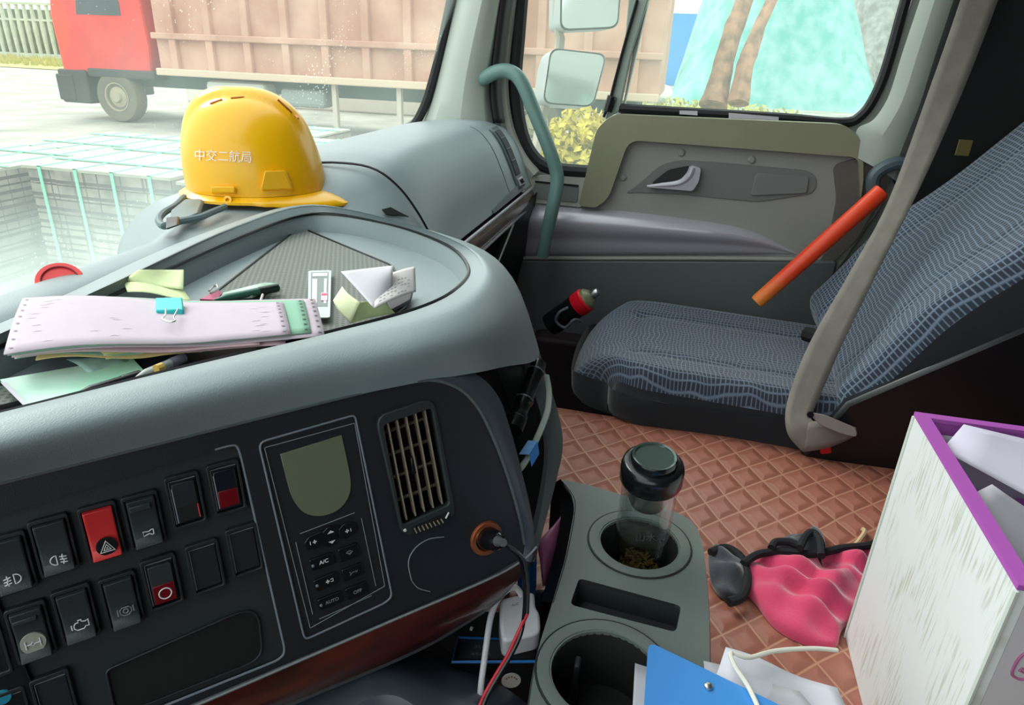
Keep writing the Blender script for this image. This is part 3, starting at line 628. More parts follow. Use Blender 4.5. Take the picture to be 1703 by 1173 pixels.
s, c = rocker(309, 833, kind='blank'); fprism('dark_button', rr(.0155, .030, .001, 2, c), -.002, .0015, M_fascia, s, bev=.0006); fprism('button_well', rr(.0125, .0105, .0005, 2, (c[0]+.0005, c[1]+.009)), .0012, .0018, M_blkm, s)
bm = NB(); tube(bm, [fl(c[0]+.0073, c[1]+.004, .0020), fl(c[0]+.0073, c[1]+.0145, .0020)], .0005, 5); obj('red_edge', bm, M_red, s)  # thin red edge beside the button well
bm = NB(); tube(bm, [fl(c[0]-.0078, c[1]-.012, .0018), fl(c[0]-.0076, c[1]+.015, .0018)], .0005, 5); obj('edge_line', bm, M_edge, s)
s, c = rocker(377, 812, kind='blank'); fprism('dark_button', rr(.0155, .030, .001, 2, c), -.002, .0015, mat('navy_button', (24, 24, 38), .3), s, bev=.0006); fprism('red_lens', rr(.014, .0135, .0006, 2, (c[0], c[1]+.0075)), .0012, .0024, M_dred, s, bev=.0004)
bm = NB(); tube(bm, [fl(c[0]-.0078, c[1]-.013, .0018), fl(c[0]-.0076, c[1]+.014, .0018)], .0005, 5); obj('edge_line', bm, M_edge, s)
# second row
s, c = rocker(52, 1052)
bm = NB(); lathe(bm, [(0, .0006), (.0074, .0006), (.0076, -.001)], fl(c[0], c[1]+.0062, .0040), -FN, 24, sx=1); obj('round_badge', bm, mat('badge_grey', (160, 160, 150), .4), s)
icon('axle_lock_icon', s, [[(-1, -.7), (-1, .7)], [(1, -.7), (1, .7)], [(-1, 0), (-.3, 0)], [(.3, 0), (1, 0)], ['c', (-.3, 0), (0, -.35), (.3, 0), (0, .35)]], (c[0], c[1]+.0062), .0042, M_white, .0050)
bm = NB(); box(bm, fl(c[0]-.001, c[1]-.0125, .0058), (.0135, .0030, .0024), Matrix((FU, FW, -FN)).transposed()); obj('latch_bar', bm, M_fasc2, s, bevel=.0006)
s, c = rocker(127, 1022); icon('engine_icon', s, [['c', (-.9, -.2), (-.6, -.6), (-.2, -.6), (-.2, -1), (.3, -1), (.3, -.7), (.8, -.5), (1.3, -.7), (1.3, .5), (.8, .4), (.5, .8), (-.5, .8), (-.9, .4)], [(-1.25, -.4), (-1.25, .5)]], (c[0]+.001, c[1]+.0060), .0040, M_icon, .0060)
s, c = rocker(203, 1000); icon('engine_brake_icon', s, [['c', (-1, -.4), (-.6, -.8), (.6, -.8), (1, -.4), (1, .4), (.4, .9), (-.4, .9), (-1, .4)], circ[:1]+[(x*.45, y*.45) for x, y in circ[1:]], [(-1.4, -.7), (-1.4, .7)], [(1.4, -.8), (1.4, .5)]], (c[0]+.001, c[1]+.0055), .0036, M_icong, .0058)
s, c = rocker(270, 969, kind='blank'); fprism('dark_button', rr(.0155, .030, .001, 2, c), -.002, .0018, M_fasc2, s, bev=.0006); fprism('red_lens', rr(.0145, .0145, .0006, 2, (c[0], c[1]+.0078)), .0012, .0028, M_dred, s, bev=.0004)
icon('ring_icon', s, [circ], (c[0]+.0003, c[1]+.0078), .0042, M_icon, .0030, .0005)
for x, y in ((342, 944), (407, 916), (92, 1165), (18, 1195), (-25, 1085)): rocker(x, y, 'blank_switch_cover', kind='blank')
pk = fq([(176, 1118), (395, 1022), (420, 1018), (432, 1032), (437, 1088), (420, 1105), (205, 1190), (190, 1180)], [.004, .006, .008, .008, .008, .008, .004, .004])
o = fprism('storage_slot', pk, -.004, -.0032, M_blkm, swp)
bm = NB(); tube(bm, [fl(a, b, -.002) for a, b in pk], .0009, 6, closed=True); obj('slot_rim', bm, M_fascia, o)
bm = NB(); lathe(bm, [(0, .001), (.005, .001), (.006, -.001)], fpp(4, 1160, .0), -FN, 20, sx=1); obj('blue_mark', bm, mat('blue_green_mark', (30, 130, 160), .5), swp)

# ---- climate panel
ac = fprism('climate_panel', ac_o, -.006, -.001, M_fascia, dash, smooth=False)
bm = NB(); tube(bm, [fl(a, b, .0003) for a, b in ac_o], .0009, 6, closed=True); obj('panel_rim', bm, M_edge, ac)
ins = fq([(440, 745), (590, 704), (640, 975), (516, 1045)], .001)
bm = NB(); tube(bm, [fl(a, b, .0) for a, b in ins], .0004, 5, closed=True); obj('inner_outline', bm, M_icong, ac)
lcd = [fpx(x, y) for x, y in ((466, 756), (568, 724), (576, 760), (583, 800), (580, 825), (566, 845), (545, 856), (522, 858), (502, 850), (486, 828), (476, 796))]
lcd = [(p.x, p.y) for p in [V((*lcd[0], 0)), V((*lcd[1], 0))]+catmull([V((a, b, 0)) for a, b in lcd[1:]], 4)[1:]]
fprism('display', lcd, -.002, .0006, M_lcd, ac, bev=.0003)
for a, b in (((499, 888), (590, 853)), ((492, 902), (520, 1022)), ((601, 862), (625, 975)), ((531, 1030), (618, 991))):
    bm = NB(); tube(bm, [fpp(*a, .0), fpp(*b, .0)], .0004, 5); obj('panel_line', bm, M_icong, ac)
def btn(p, txt=None, icon_=None, r=.0016, led=True, m_=M_icon, sz=.0048):
    q = fq(p, r); b = fprism('climate_button', q, -.002, .0016, M_blk, ac, bev=.0006)
    cx = sum(a for a, _ in q)/len(q); cy = sum(a for _, a in q)/len(q)
    if led:
        u0 = min(a for a, _ in q); bm = NB(); lathe(bm, [(0, .0016), (.0010, .0013), (.0014, 0)], fl(u0+.0022, cy+.0003, .0014), -FN, 12); obj('indicator_dome', bm, M_edge, b)
    if txt: obj('button_text', text_bm(txt, sz, fl(cx+(.0012 if led else 0), cy, .0016), FU, -FW, .0003, .00012), m_, b, smooth=False)
    if icon_: icon('button_icon', b, icon_, (cx+(.001 if led else 0), cy), .0018, m_, .0019, .0003)
    return b
fan = [[(-.9, 0), (.9, 0)], [(0, -.9), (0, .9)], [(-.7, -.3), (-.7, .3)], [(.7, -.3), (.7, .3)], [(-.3, -.7), (.3, -.7)], [(-.3, .7), (.3, .7)]]
btn([(505, 903), (512, 893), (536, 882), (540, 898), (530, 910), (510, 915)], icon_=fan+[[(-2, -.8), (-2, .8)]], led=False)
btn([(562, 880), (572, 870), (592, 868), (592, 885), (575, 895), (563, 895)], icon_=fan+[[(1.8, -.8), (1.8, .8)]], led=False)
b = btn([(534, 886), (545, 876), (565, 874), (560, 898), (548, 910), (534, 908)], led=False)
for (x, y, s_) in ((549, 884, -1), (551, 900, 1)):
    q = fpx(x, y); bm = NB(); prism(bm, [fl(q[0]-.003, q[1]-s_*.0008, .0018), fl(q[0]+.003, q[1]-s_*.0008, .0018), fl(q[0], q[1]+s_*.0016, .0018)], -FN*.0002); obj('arrow', bm, M_icon, b)
btn([(513, 932), (552, 918), (557, 936), (518, 950)], 'A/C'); 
btn([(561, 914), (594, 902), (599, 922), (566, 936)], icon_=[['c', (-1.5, -.4), (-.8, -1), (.8, -1), (1.5, -.4), (0, .9)], [(-.6, -.3), (0, .4), (.6, -.3)]], led=False, m_=M_icong)
btn([(520, 966), (558, 950), (563, 968), (526, 984)], icon_=fan+[[(1.4, -.6), (2.6, -.8), (2.6, .6), (1.4, .6)]])
btn([(567, 948), (601, 935), (605, 954), (571, 968)], icon_=[[(-1.8, -.9), (-.9, 0), (-1.5, .9)], [(-.4, 0), (.2, -.5), (.8, 0), (1.4, -.5)], [(1.6, .5), (2.1, -.5)]], led=False, m_=M_icong)
btn([(527, 998), (566, 982), (570, 1000), (532, 1016)], 'AUTO', m_=M_icong, sz=.0042)
btn([(573, 980), (609, 966), (613, 985), (578, 999)], 'OFF', led=False, m_=M_icong, sz=.0044)

# ---- centre air vent
vt = fprism('air_vent', vt_o, -.004, .003, M_fasc2, dash, holes=[fq([(636, 706), (716, 678), (745, 838), (668, 872)], .004)], bev=.0012)
fprism('vent_back', fq([(630, 700), (722, 670), (750, 848), (668, 880)], .004), -.045, -.04, mat('vent_depth_brown', (48, 22, 18), .7), vt)
bm = NB(); loft(bm, [[fl(a, b, 0) for a, b in fq([(636, 706), (716, 678), (745, 838), (668, 872)], .004)]+[fl(*fq([(636, 706), (716, 678), (745, 838), (668, 872)], .004)[0], 0)], [fl(a, b, -.042) for a, b in fq([(636, 706), (716, 678), (745, 838), (668, 872)], .004)]+[fl(*fq([(636, 706), (716, 678), (745, 838), (668, 872)], .004)[0], -.042)]]); obj('vent_duct', bm, M_blk, vt)
M_slat = mat('slat_taupe', (150, 138, 118), .35)
for k in range(5):
    t = (k+.55)/5.2; a = fpx(636+80*t, 706-28*t); b = fpx(668+77*t, 868-34*t)
    bm = NB(); P = [V((a[0]+(b[0]-a[0])*i/6, a[1]+(b[1]-a[1])*i/6, 0)) for i in range(7)]
    loft(bm, [[fl(p.x-.0007, p.y, .0005), fl(p.x+.0007, p.y, .0005), fl(p.x+.0030, p.y, -.011), fl(p.x+.0016, p.y, -.011)] for p in P], closed=True, capends=True); obj('vertical_slat', bm, M_slat, vt, smooth=False)
for k in range(4):
    t = (k+.6)/4.2; a = fpx(637+32*t, 708+160*t); b = fpx(716+28*t, 680+156*t)
    bm = NB(); tube(bm, [fl(a[0], a[1], -.016), fl(b[0], b[1], -.016)], .0016, 6); obj('cross_slat', bm, M_slat, vt)
bm = NB(); box(bm, fpp(690, 775, -.004), (.006, .016, .008), Matrix((FU, FW, -FN)).transposed()); obj('vent_tab', bm, M_blk, vt, bevel=.001)
fprism('vent_wheel_slot', fq([(680, 876), (745, 848), (748, 858), (690, 888)], .002), .0028, .0036, M_blkm, vt)
bm = NB()
for k in range(8): t = k/7; tube(bm, [fpp(686+44*t, 876-15*t, .004), fpp(690+44*t, 884-17*t, .004)], .0007, 5)
obj('thumb_wheel', bm, M_slat, vt)
bm = NB(); lathe(bm, [(0, .001), (.0013, .001), (.0015, 0)], fpp(671, 880, .003), -FN, 12); tube(bm, [fpp(738, 860, .004), fpp(743, 850, .004)], .0008, 5); obj('vent_mark', bm, M_icon, vt)

# ---- power socket ring (the plug in it is its own thing)
so = NB(); lathe(so, [(.0165, -.006), (.0175, .001), (.0165, .003), (.0125, .003), (.0118, .001), (.0115, -.03), (0, -.03)], fl(*so_c), -FN, 32, caps=False); obj('power_socket', so, M_copper, dash)
# ================================================================ SEAT, BELT, STICK, HANDLE
ZM = -.73
# quilted cover
outl = [atz(x, y, ZM) for x, y in ((925, 672), (1100, 715), (1250, 745), (1420, 762))]
bm = NB()
def qf(u, v):
    x = .22+1.12*v; y = -.78+1.05*u
    edge = 0 if .03 < u < .97 and .03 < v < .97 else -.006
    z = ZM+.004*math.sin(x*9+y*5)*math.sin(y*11)+edge
    return V((x, min(y, .235-.0*v), z))
grid(bm, qf, 60, 60); tag(obj('quilted_floor_cover', bm, M_quilt, solid=.008), 'brown diamond-quilted leatherette cover over the engine tunnel', 'floor mat')
seat = thing('passenger_seat', 'dark blue passenger seat with a wavy light net pattern and black side cloth', 'seat', (1.53, -.15, -1.14))
# cushion: footprint with rounded corners, domed top
X0, X1, Y0, Y1 = 1.315, 1.785, -.40, .165
def cush(u, v, inset=0.0, z=None):
    # u: front -> rear, v: inboard -> outboard
    y = Y1+(Y0-Y1)*u; x = X0+(X1-X0)*v
    a = abs(2*v-1); front = max(0, 1-u/.30)
    bow = .035*(1-(2*v-1)**2)
    y += bow*(1-u)*.6
    nar = 1-.10*front**2
    x = (X0+X1)/2+(x-(X0+X1)/2)*nar
    return x, y
def ztop(u, v):
    a = abs(2*v-1); z = -.604 + .012*u*0 - .022*u
    z += .014*(a**3) - .05*max(0, a-.86)/.14*max(0, a-.86)/.14
    z -= .075*max(0, (.16-u)/.16)**2
    gl = math.exp(-((a-.52)/.025)**2)*(1 if u > .2 else 0) + math.exp(-((u-.22)/.02)**2)*(1 if a < .52 else 0)
    return z-.010*min(1, gl)
bm = NB()
n1, n2 = 44, 40
def cf(i, j):
    u, v = i/n1, j/n2; uu = .0+u; vv = v
    # round the plan corners
    x, y = cush(uu, vv)
    cx, cy = (2*v-1), (1-u)
    if cy > .74 and abs(cx) > .62:
        t = ((cy-.74)/.26)*((abs(cx)-.62)/.38); y -= .075*t*t*1.0; x -= math.copysign(.03*t, cx)
    return V((x, y, ztop(u, v)))
rows = [[cf(i, j) for j in range(n2+1)] for i in range(n1+1)]
top = loft(bm, rows, uv=True); obj('seat_cushion', bm, M_seat, seat, ang=80)
rim = rows[0][::-1] + [r[0] for r in rows[1:]] + rows[-1][1:] + [r[-1] for r in rows[::-1][1:-1]]
cc0 = V(((X0+X1)/2, (Y0+Y1)/2, 0))
def shr(p, k, z): return V((cc0.x+(p.x-cc0.x)*k, cc0.y+(p.y-cc0.y)*k, z))
bm = NB(); loft(bm, [rim, [shr(p, 1.022, p.z-.018) for p in rim], [shr(p, 1.03, -.665) for p in rim], [shr(p, 1.02, -.71) for p in rim], [shr(p, 1.0, -.728) for p in rim], [shr(p, .94, -.75) for p in rim]], closed=True); obj('cushion_side', bm, M_side, seat, ang=80)
bm = NB(); box(bm, (1.53, -.12, -.94), (.36, .42, .40)); obj('seat_base', bm, M_blkm, seat, bevel=.02)
# backrest
def bk(u, v):       # u bottom -> top, v inboard -> outboard
    a = abs(2*v-1); L = .82*u; x = 1.30+.50*v
    yy = -.345 - .575*L; zz = -.645+.818*L + .06*v*(1-u)
    wid = 1-.10*max(0, (u-.62)/.38)**2; x = 1.55+(x-1.55)*wid
    bul = .028*(a**2.2)*(1-u*.4) + .02*math.exp(-((u-.33)/.16)**2)
    bul -= .045*max(0, (a-.88)/.12)**2
    bul -= .05*max(0, (.06-u)/.06)**2
    gr = math.exp(-((a-.56)/.022)**2)
    bul -= .005*gr
    return V((x, yy, zz)) + V((0, .818, .575))*bul
bm = NB(); rows = [[bk(i/50, j/40) for j in range(41)] for i in range(51)]; loft(bm, rows, uv=True); obj('backrest', bm, M_back, seat, ang=80)
rim = rows[0] + [r[-1] for r in rows[1:]] + rows[-1][::-1][1:] + [r[0] for r in rows[::-1][1:-1]]
bd = V((0, -.818, -.575))
bm = NB(); cb = V((1.55, 0, 0))
def sh(p, k, d): return V((1.55+(p.x-1.55)*k, p.y, p.z))+bd*d
loft(bm, [rim, [sh(p, 1.03, .025) for p in rim], [sh(p, 1.04, .10) for p in rim], [sh(p, 1.0, .17) for p in rim], [sh(p, .8, .19) for p in rim], [sh(p, .3, .19) for p in rim]], closed=True); obj('backrest_side', bm, M_side, seat, ang=80)
bm = NB(); prism(bm, [V((1.285, -.30, -.735)), V((1.285, -.36, -.60)), V((1.285, -.62, -.40)), V((1.285, -.95, -.25)), V((1.285, -1.05, -.735))], (.03, 0, 0)); obj('recliner_shield', bm, M_blk, seat, bevel=.008)
bm = NB(); tube(bm, [atd(1340, 555, 1.62), atd(1375, 560, 1.58), atd(1420, 520, 1.57)], .018, 8, smooth=3); obj('outer_hinge', bm, M_blkm, seat)
bm = NB(); tube(bm, [atx(x, y, 1.86) for x, y in ((1455, 330), (1452, 300), (1464, 283), (1490, 272), (1515, 275))], .016, 10, smooth=5); tag(obj('grab_loop', bm, mat('loop_blue_grey', (74, 88, 96), .35)), 'short dark blue-grey curved handle at the rear edge of the door beside the belt', 'handle')
# yellow tag near the pillar
bm = NB(); box(bm, atx(1603, 246, 1.80), (.004, .028, .034)); tag(obj('yellow_tag', bm, mat('tag_yellow', (110, 98, 50), .6), smooth=False, bevel=.001), 'small dull yellow tag in the dark gap behind the backrest', 'tag')
# seat belt: from the pillar top to the inboard buckle
def belt_mesh(bm, ctr, wid, th=.0016, m_=0):
    A = catmull(ctr, 6); B = catmull(wid, 6)
    loft(bm, [[a+(b-a)*t for t in (0, .25, .5, .75, 1)] for a, b in zip(A, B)], uv=True)
Lf = [(1665, -260, 1.44), (1625, -100, 1.46), (1597, 0, 1.49), (1545, 150, 1.48), (1478, 333, 1.45), (1415, 450, 1.42), (1355, 554, 1.395), (1325, 620, 1.375), (1307, 680, 1.36), (1310, 722, 1.35), (1335, 752, 1.345)]
Rt = [(1735, -260, 1.41), (1692, -100, 1.44), (1660, 0, 1.47), (1602, 150, 1.46), (1532, 308, 1.43), (1460, 452, 1.40), (1400, 575, 1.375), (1372, 640, 1.36), (1350, 690, 1.345), (1352, 700, 1.338), (1362, 706, 1.333)]
belt = thing('seat_belt', 'grey webbing seat belt hanging from the pillar across the passenger seat into its buckle', 'seat belt', atd(1340, 720, 1.35))
bm = NB(); belt_mesh(bm, [atd(*p) for p in Lf], [atd(*p) for p in Rt]); obj('shoulder_webbing', bm, M_belt, belt, solid=.002)
bm = NB(); belt_mesh(bm, [atd(*p) for p in ((1335, 752, 1.345), (1372, 746, 1.332), (1405, 734, 1.325), (1426, 722, 1.32))], [atd(*p) for p in ((1345, 702, 1.338), (1372, 700, 1.322), (1405, 706, 1.315), (1424, 712, 1.312))]); obj('lap_webbing', bm, M_belt, belt, solid=.002)
bm = NB(); prism(bm, rpoly([atd(*p) for p in ((1346, 686, 1.315), (1372, 690, 1.305), (1424, 712, 1.30), (1426, 728, 1.302), (1400, 722, 1.306), (1362, 706, 1.312))], .008, 4), CF*.004); obj('tongue', bm, mat('tongue_grey', (150, 148, 142), .4), belt, bevel=.001)
bm = NB(); lathe(bm, [(0, .001), (.006, .001), (.0065, -.002)], atd(1348, 690, 1.308), -CF, 14); obj('tongue_slot', bm, M_blk, belt)
bm = NB(); prism(bm, rpoly([atd(*p) for p in ((1366, 738, 1.352), (1404, 734, 1.352), (1404, 752, 1.36), (1366, 756, 1.36))], .004, 3), CF*.02); obj('buckle', bm, mat('buckle_red', (225, 38, 48), .35), belt, bevel=.002)
# orange stick
a, b = atd(1258, 503, 1.76), atd(1467, 318, 1.64); d = (b-a)
bm = NB(); tube(bm, [a, a+d*.02, a+d*.5, b-d*.01, b], [.0165, .0185, .0200, .0205, .0195], 20); st = obj('orange_stick', bm, [M_orange]); tag(st, 'bright orange round stick leaning between the passenger seat and the door', 'stick')
N, L, bb = nodes(M_orange); t = N.new('ShaderNodeTexCoord'); s_ = N.new('ShaderNodeSeparateXYZ'); r = N.new('ShaderNodeValToRGB')
r.color_ramp.elements[0].position = .0; r.color_ramp.elements[0].color = lin((244, 148, 60)); r.color_ramp.elements[1].position = .30; r.color_ramp.elements[1].color = lin((240, 66, 24))
L.new(t.outputs['Generated'], s_.inputs[0]); L.new(s_.outputs['Z'], r.inputs[0]); L.new(r.outputs[0], bb.inputs['Base Color'])
# grab handle on the A pillar
gh = thing('grab_rail', 'teal-grey bent grab handle running from the pillar down to the door sill', 'handle', atd(905, 415, 1.86))
hp = [(786, 140, 1.79), (805, 130, 1.75), (828, 119, 1.72), (850, 120, 1.71), (868, 138, 1.71), (890, 190, 1.73), (912, 245, 1.75), (925, 285, 1.77), (926, 310, 1.78), (918, 350, 1.80), (908, 395, 1.84), (902, 425, 1.87)]
bm = NB(); tube(bm, [atd(*p) for p in hp], .0175, 16, smooth=6); obj('bar', bm, M_teal, gh)
bm = NB(); c_ = atd(786, 137, 1.78); ax = (atd(805, 130, 1.75)-atd(786, 140, 1.79)); lathe(bm, [(.0, -.02), (.026, -.02), (.027, .0), (.022, .008), (.0185, .010)], c_, ax, 24); obj('rubber_foot', bm, M_blk, gh)
# spray can in the door pocket
can = thing('spray_can', 'red-collared can with a silver top standing in the dark door pocket', 'can', atd(960, 530, 1.80))
c0_ = atd(972, 500, 1.80); ax = (atd(1012, 476, 1.77)-atd(950, 520, 1.83)).normalized()
bm = NB(); lathe(bm, [(0, -.12), (.03, -.12), (.031, -.11), (.031, -.025)], c0_, ax, 28); obj('can_body', bm, M_blk, can)
bm = NB(); lathe(bm, [(.0315, -.025), (.033, -.02), (.033, .004), (.029, .008)], c0_, ax, 28, caps=False); obj('red_collar', bm, mat('collar_red', (220, 22, 40), .35), can)
bm = NB(); lathe(bm, [(.029, .008), (.028, .014), (.018, .024), (.012, .026), (0, .026)], c0_, ax, 28, caps=False); obj('can_shoulder', bm, mat('shoulder_pewter', (150, 150, 120), .35, metal=.6), can)
bm = NB(); lathe(bm, [(.011, .024), (.011, .040), (.008, .046), (0, .046)], c0_, ax, 20, caps=False); obj('nozzle', bm, M_steel, can)
bm = NB()
for k in range(1): tube(bm, [atd(945, 512, 1.79), atd(930, 520, 1.79), atd(925, 535, 1.8), atd(940, 545, 1.8), atd(955, 532, 1.79), atd(968, 535, 1.8)], .004, 8, smooth=5)
tag(obj('wire_loop', bm, mat('wire_grey', (84, 88, 96), .4)), 'dark grey loop of wire lying in the footwell beside the red-collared can', 'wire')

# ================================================================ CUP HOLDER CONSOLE
ZC = -.53
con = thing('cup_holder_console', 'grey-green moulded console with two round cup wells and a narrow slot', 'console', (.60, -.0, ZM+.004))
co = [(-.0, 0)]
outl = [(932, 797), (985, 808), (1060, 832), (1128, 852), (1158, 872), (1170, 910), (1176, 970), (1180, 1040), (1180, 1300), (865, 1300), (880, 1173), (893, 1085), (918, 1005), (940, 930), (956, 845), (950, 822)]
O3 = rpoly([atz(x, y, ZC) for x, y in outl], [.01, .03, .02, .03, .03, .02, .02, .02, .02, .02, .02, .02, .02, .02, .02, .008], 4)
cA = atz(1063, 903, ZC); cB = atz(1006, 1120, ZC)
RA, RB = .0455, .0500
def circ3(c, r, z, n=40): return [V((c.x+r*math.cos(2*math.pi*i/n), c.y+r*math.sin(2*math.pi*i/n), z)) for i in range(n)]
slot = rpoly([atz(x, y, ZC) for x, y in ((963, 962), (1133, 1008), (1124, 1052), (948, 1006))], .006, 4)
bm = NB(); prism(bm, O3, (0, 0, -.004), [circ3(cA, RA, ZC), circ3(cB, RB, ZC), slot]); obj('console_top', bm, M_conc, con, smooth=False)
cm = sum(O3, V((0, 0, 0)))/len(O3)
bm = NB(); loft(bm, [O3, [cm+(p-cm)*1.03+V((0, 0, -.012)) for p in O3], [cm+(p-cm)*1.05+V((0, 0, -.19)) for p in O3]], closed=True); obj('console_skirt', bm, mat('console_skirt_grey', (72, 80, 78), .5), con, ang=60)
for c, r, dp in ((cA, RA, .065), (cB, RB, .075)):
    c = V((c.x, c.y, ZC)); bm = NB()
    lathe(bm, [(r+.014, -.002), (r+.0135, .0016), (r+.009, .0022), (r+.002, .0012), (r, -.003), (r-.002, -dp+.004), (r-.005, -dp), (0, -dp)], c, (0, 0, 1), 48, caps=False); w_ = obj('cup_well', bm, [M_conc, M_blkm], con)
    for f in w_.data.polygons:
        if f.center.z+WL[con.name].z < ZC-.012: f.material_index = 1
    bm = NB(); tube(bm, [V((c.x+(r+.0145)*math.cos(q), c.y+(r+.0145)*math.sin(q), ZC+.0004)) for q in [2*math.pi*i/48 for i in range(48)]], .0012, 6, closed=True); obj('well_groove', bm, M_rub, w_)
for k, (x, y) in enumerate(((975, 1090), (1075, 1085), (958, 1130))):
    bm = NB(); p = atz(x, y, ZC-.04); box(bm, (p.x, p.y, ZC-.04), (.014, .006, .05)); obj('grip_fin', bm, M_rub, con, bevel=.002)
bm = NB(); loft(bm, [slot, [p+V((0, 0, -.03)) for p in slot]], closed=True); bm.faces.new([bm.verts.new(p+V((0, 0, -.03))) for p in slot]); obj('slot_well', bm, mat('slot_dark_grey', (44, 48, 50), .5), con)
bm = NB(); loft(bm, [catmull([atz(x, y, ZC+.001)+V((0, 0, 0)) for x, y in ((932, 797), (952, 822), (957, 848), (942, 928), (920, 1003))], 5), catmull([atz(x, y, ZC-.02) for x, y in ((918, 806), (930, 822), (934, 848), (922, 920), (900, 1000))], 5), catmull([atz(x, y, ZC-.02)+V((0, 0, -.15)) for x, y in ((918, 806), (930, 822), (934, 848), (922, 920), (900, 1000))], 5)]); obj('side_step', bm, M_blk, con)

# glass bottle in the far well, tipped a little
BD = .80
bt = atz(1060, 938, ZC-.038); bT = atd(1087, 768, .755)
ax = (bT-bt).normalized(); base = bt - ax*.028
H = (bT-base).length
bot = thing('glass_bottle', 'clear glass tea bottle with a black screw lid standing in the far cup well', 'bottle', base)
M_gl = bpy.data.materials.new('bottle_glass'); M_gl.use_nodes = True; N = M_gl.node_tree.nodes; L = M_gl.node_tree.links; N.clear()
o_ = N.new('ShaderNodeOutputMaterial'); tr = N.new('ShaderNodeBsdfTransparent'); tr.inputs[0].default_value = (.95, .97, .97, 1); gg = N.new('ShaderNodeBsdfGlossy'); gg.inputs['Roughness'].default_value = .04
lw = N.new('ShaderNodeLayerWeight'); lw.inputs[0].default_value = .35; mx = N.new('ShaderNodeMixShader'); L.new(math_node(N, L, 'MULTIPLY_ADD', lw.outputs['Facing'], .38, .03), mx.inputs[0]); L.new(tr.outputs[0], mx.inputs[1]); L.new(gg.outputs[0], mx.inputs[2]); L.new(mx.outputs[0], o_.inputs[0])
rg = .0310
bm = NB(); lathe(bm, [(0, 0), (rg*.8, 0), (rg*.95, .003), (rg, .01), (rg, H-.030), (rg*.95, H-.024)], base, ax, 40, caps=False); lathe(bm, [(0, .008), (rg*.80, .009), (rg*.86, .016), (rg*.88, H-.03)], base, ax, 40, caps=False); obj('glass_body', bm, M_gl, bot)
bm = NB(); lathe(bm, [(rg*1.01, H-.028), (rg*1.08, H-.027), (rg*1.12, H-.024), (rg*1.12, H-.008), (rg*1.07, H-.002), (rg*.95, H), (rg*.82, H), (rg*.82, H+.006), (rg*.78, H+.008), (rg*.72, H+.006), (0, H+.004)], base, ax, 44, caps=False); lid = obj('lid', bm, mat('lid_black_gloss', (20, 22, 24), .22), bot, ang=50)
bm = NB(); lathe(bm, [(rg*.70, H+.0075), (rg*.68, H+.006), (0, H+.0055)], base, ax, 40, caps=False); lathe(bm, [(rg*.79, H+.0068), (rg*.77, H+.0086), (rg*.70, H+.0078)], base, ax, 40, caps=False); obj('lid_disc', bm, mat('lid_disc_green_grey', (76, 90, 86), .15, metal=.4), lid)
bm = NB(); lathe(bm, [(rg*.80, H-.032), (rg*.74, H-.05), (rg*.62, H-.060), (rg*.45, H-.064), (0, H-.065)], base, ax, 36, caps=False); obj('strainer', bm, M_steel, bot)
wl_ = .060
bm = NB(); lathe(bm, [(0, .0095), (rg*.78, .0105), (rg*.84, .017), (rg*.86, wl_), (0, wl_)], base, ax, 36, caps=False)
M_tea = bpy.data.materials.new('weak_tea'); M_tea.use_nodes = True; N = M_tea.node_tree.nodes; L = M_tea.node_tree.links; N.clear(); o_ = N.new('ShaderNodeOutputMaterial'); tr = N.new('ShaderNodeBsdfTransparent'); tr.inputs[0].default_value = (.62, .56, .44, 1); gg = N.new('ShaderNodeBsdfGlossy'); gg.inputs['Roughness'].default_value = .05; mx = N.new('ShaderNodeMixShader'); mx.inputs[0].default_value = .06; L.new(tr.outputs[0], mx.inputs[1]); L.new(gg.outputs[0], mx.inputs[2]); L.new(mx.outputs[0], o_.inputs[0])
obj('tea', bm, M_tea, bot)
bm = NB(); xx = ax.orthogonal().normalized(); yy = ax.cross(xx); rnd = random.Random(3)
for k in range(240):
    q = rnd.random()*6.283; r_ = rg*.78*math.sqrt(rnd.random()); h_ = .010+.020*rnd.random()**1.5
    p = base+ax*h_+xx*r_*math.cos(q)+yy*r_*math.sin(q); d_ = (xx*rnd.uniform(-1, 1)+yy*rnd.uniform(-1, 1)+ax*rnd.uniform(-.5, .5)).normalized()*.005; e_ = d_.cross(ax).normalized()*.0016
    vs = [bm.verts.new(p-d_-e_*.3), bm.verts.new(p-e_), bm.verts.new(p+d_), bm.verts.new(p+e_)]; bm.faces.new(vs)
o = obj('tea_leaves', bm, mat('tea_leaf', (170, 146, 92), .8, var=.5, vscale=400), bot, smooth=False); o['kind'] = 'stuff'
toC = (-(base+ax*.1)); toC = (toC-ax*toC.dot(ax)).normalized(); side = ax.cross(toC)
q = .32; dirn = toC*math.cos(q)+side*math.sin(q); obj('printed_text', text_bm('山水清', .012, base+ax*(H-.083)+dirn*(rg+.001), ax.cross(dirn), ax, .0), M_ink, bot, smooth=False)

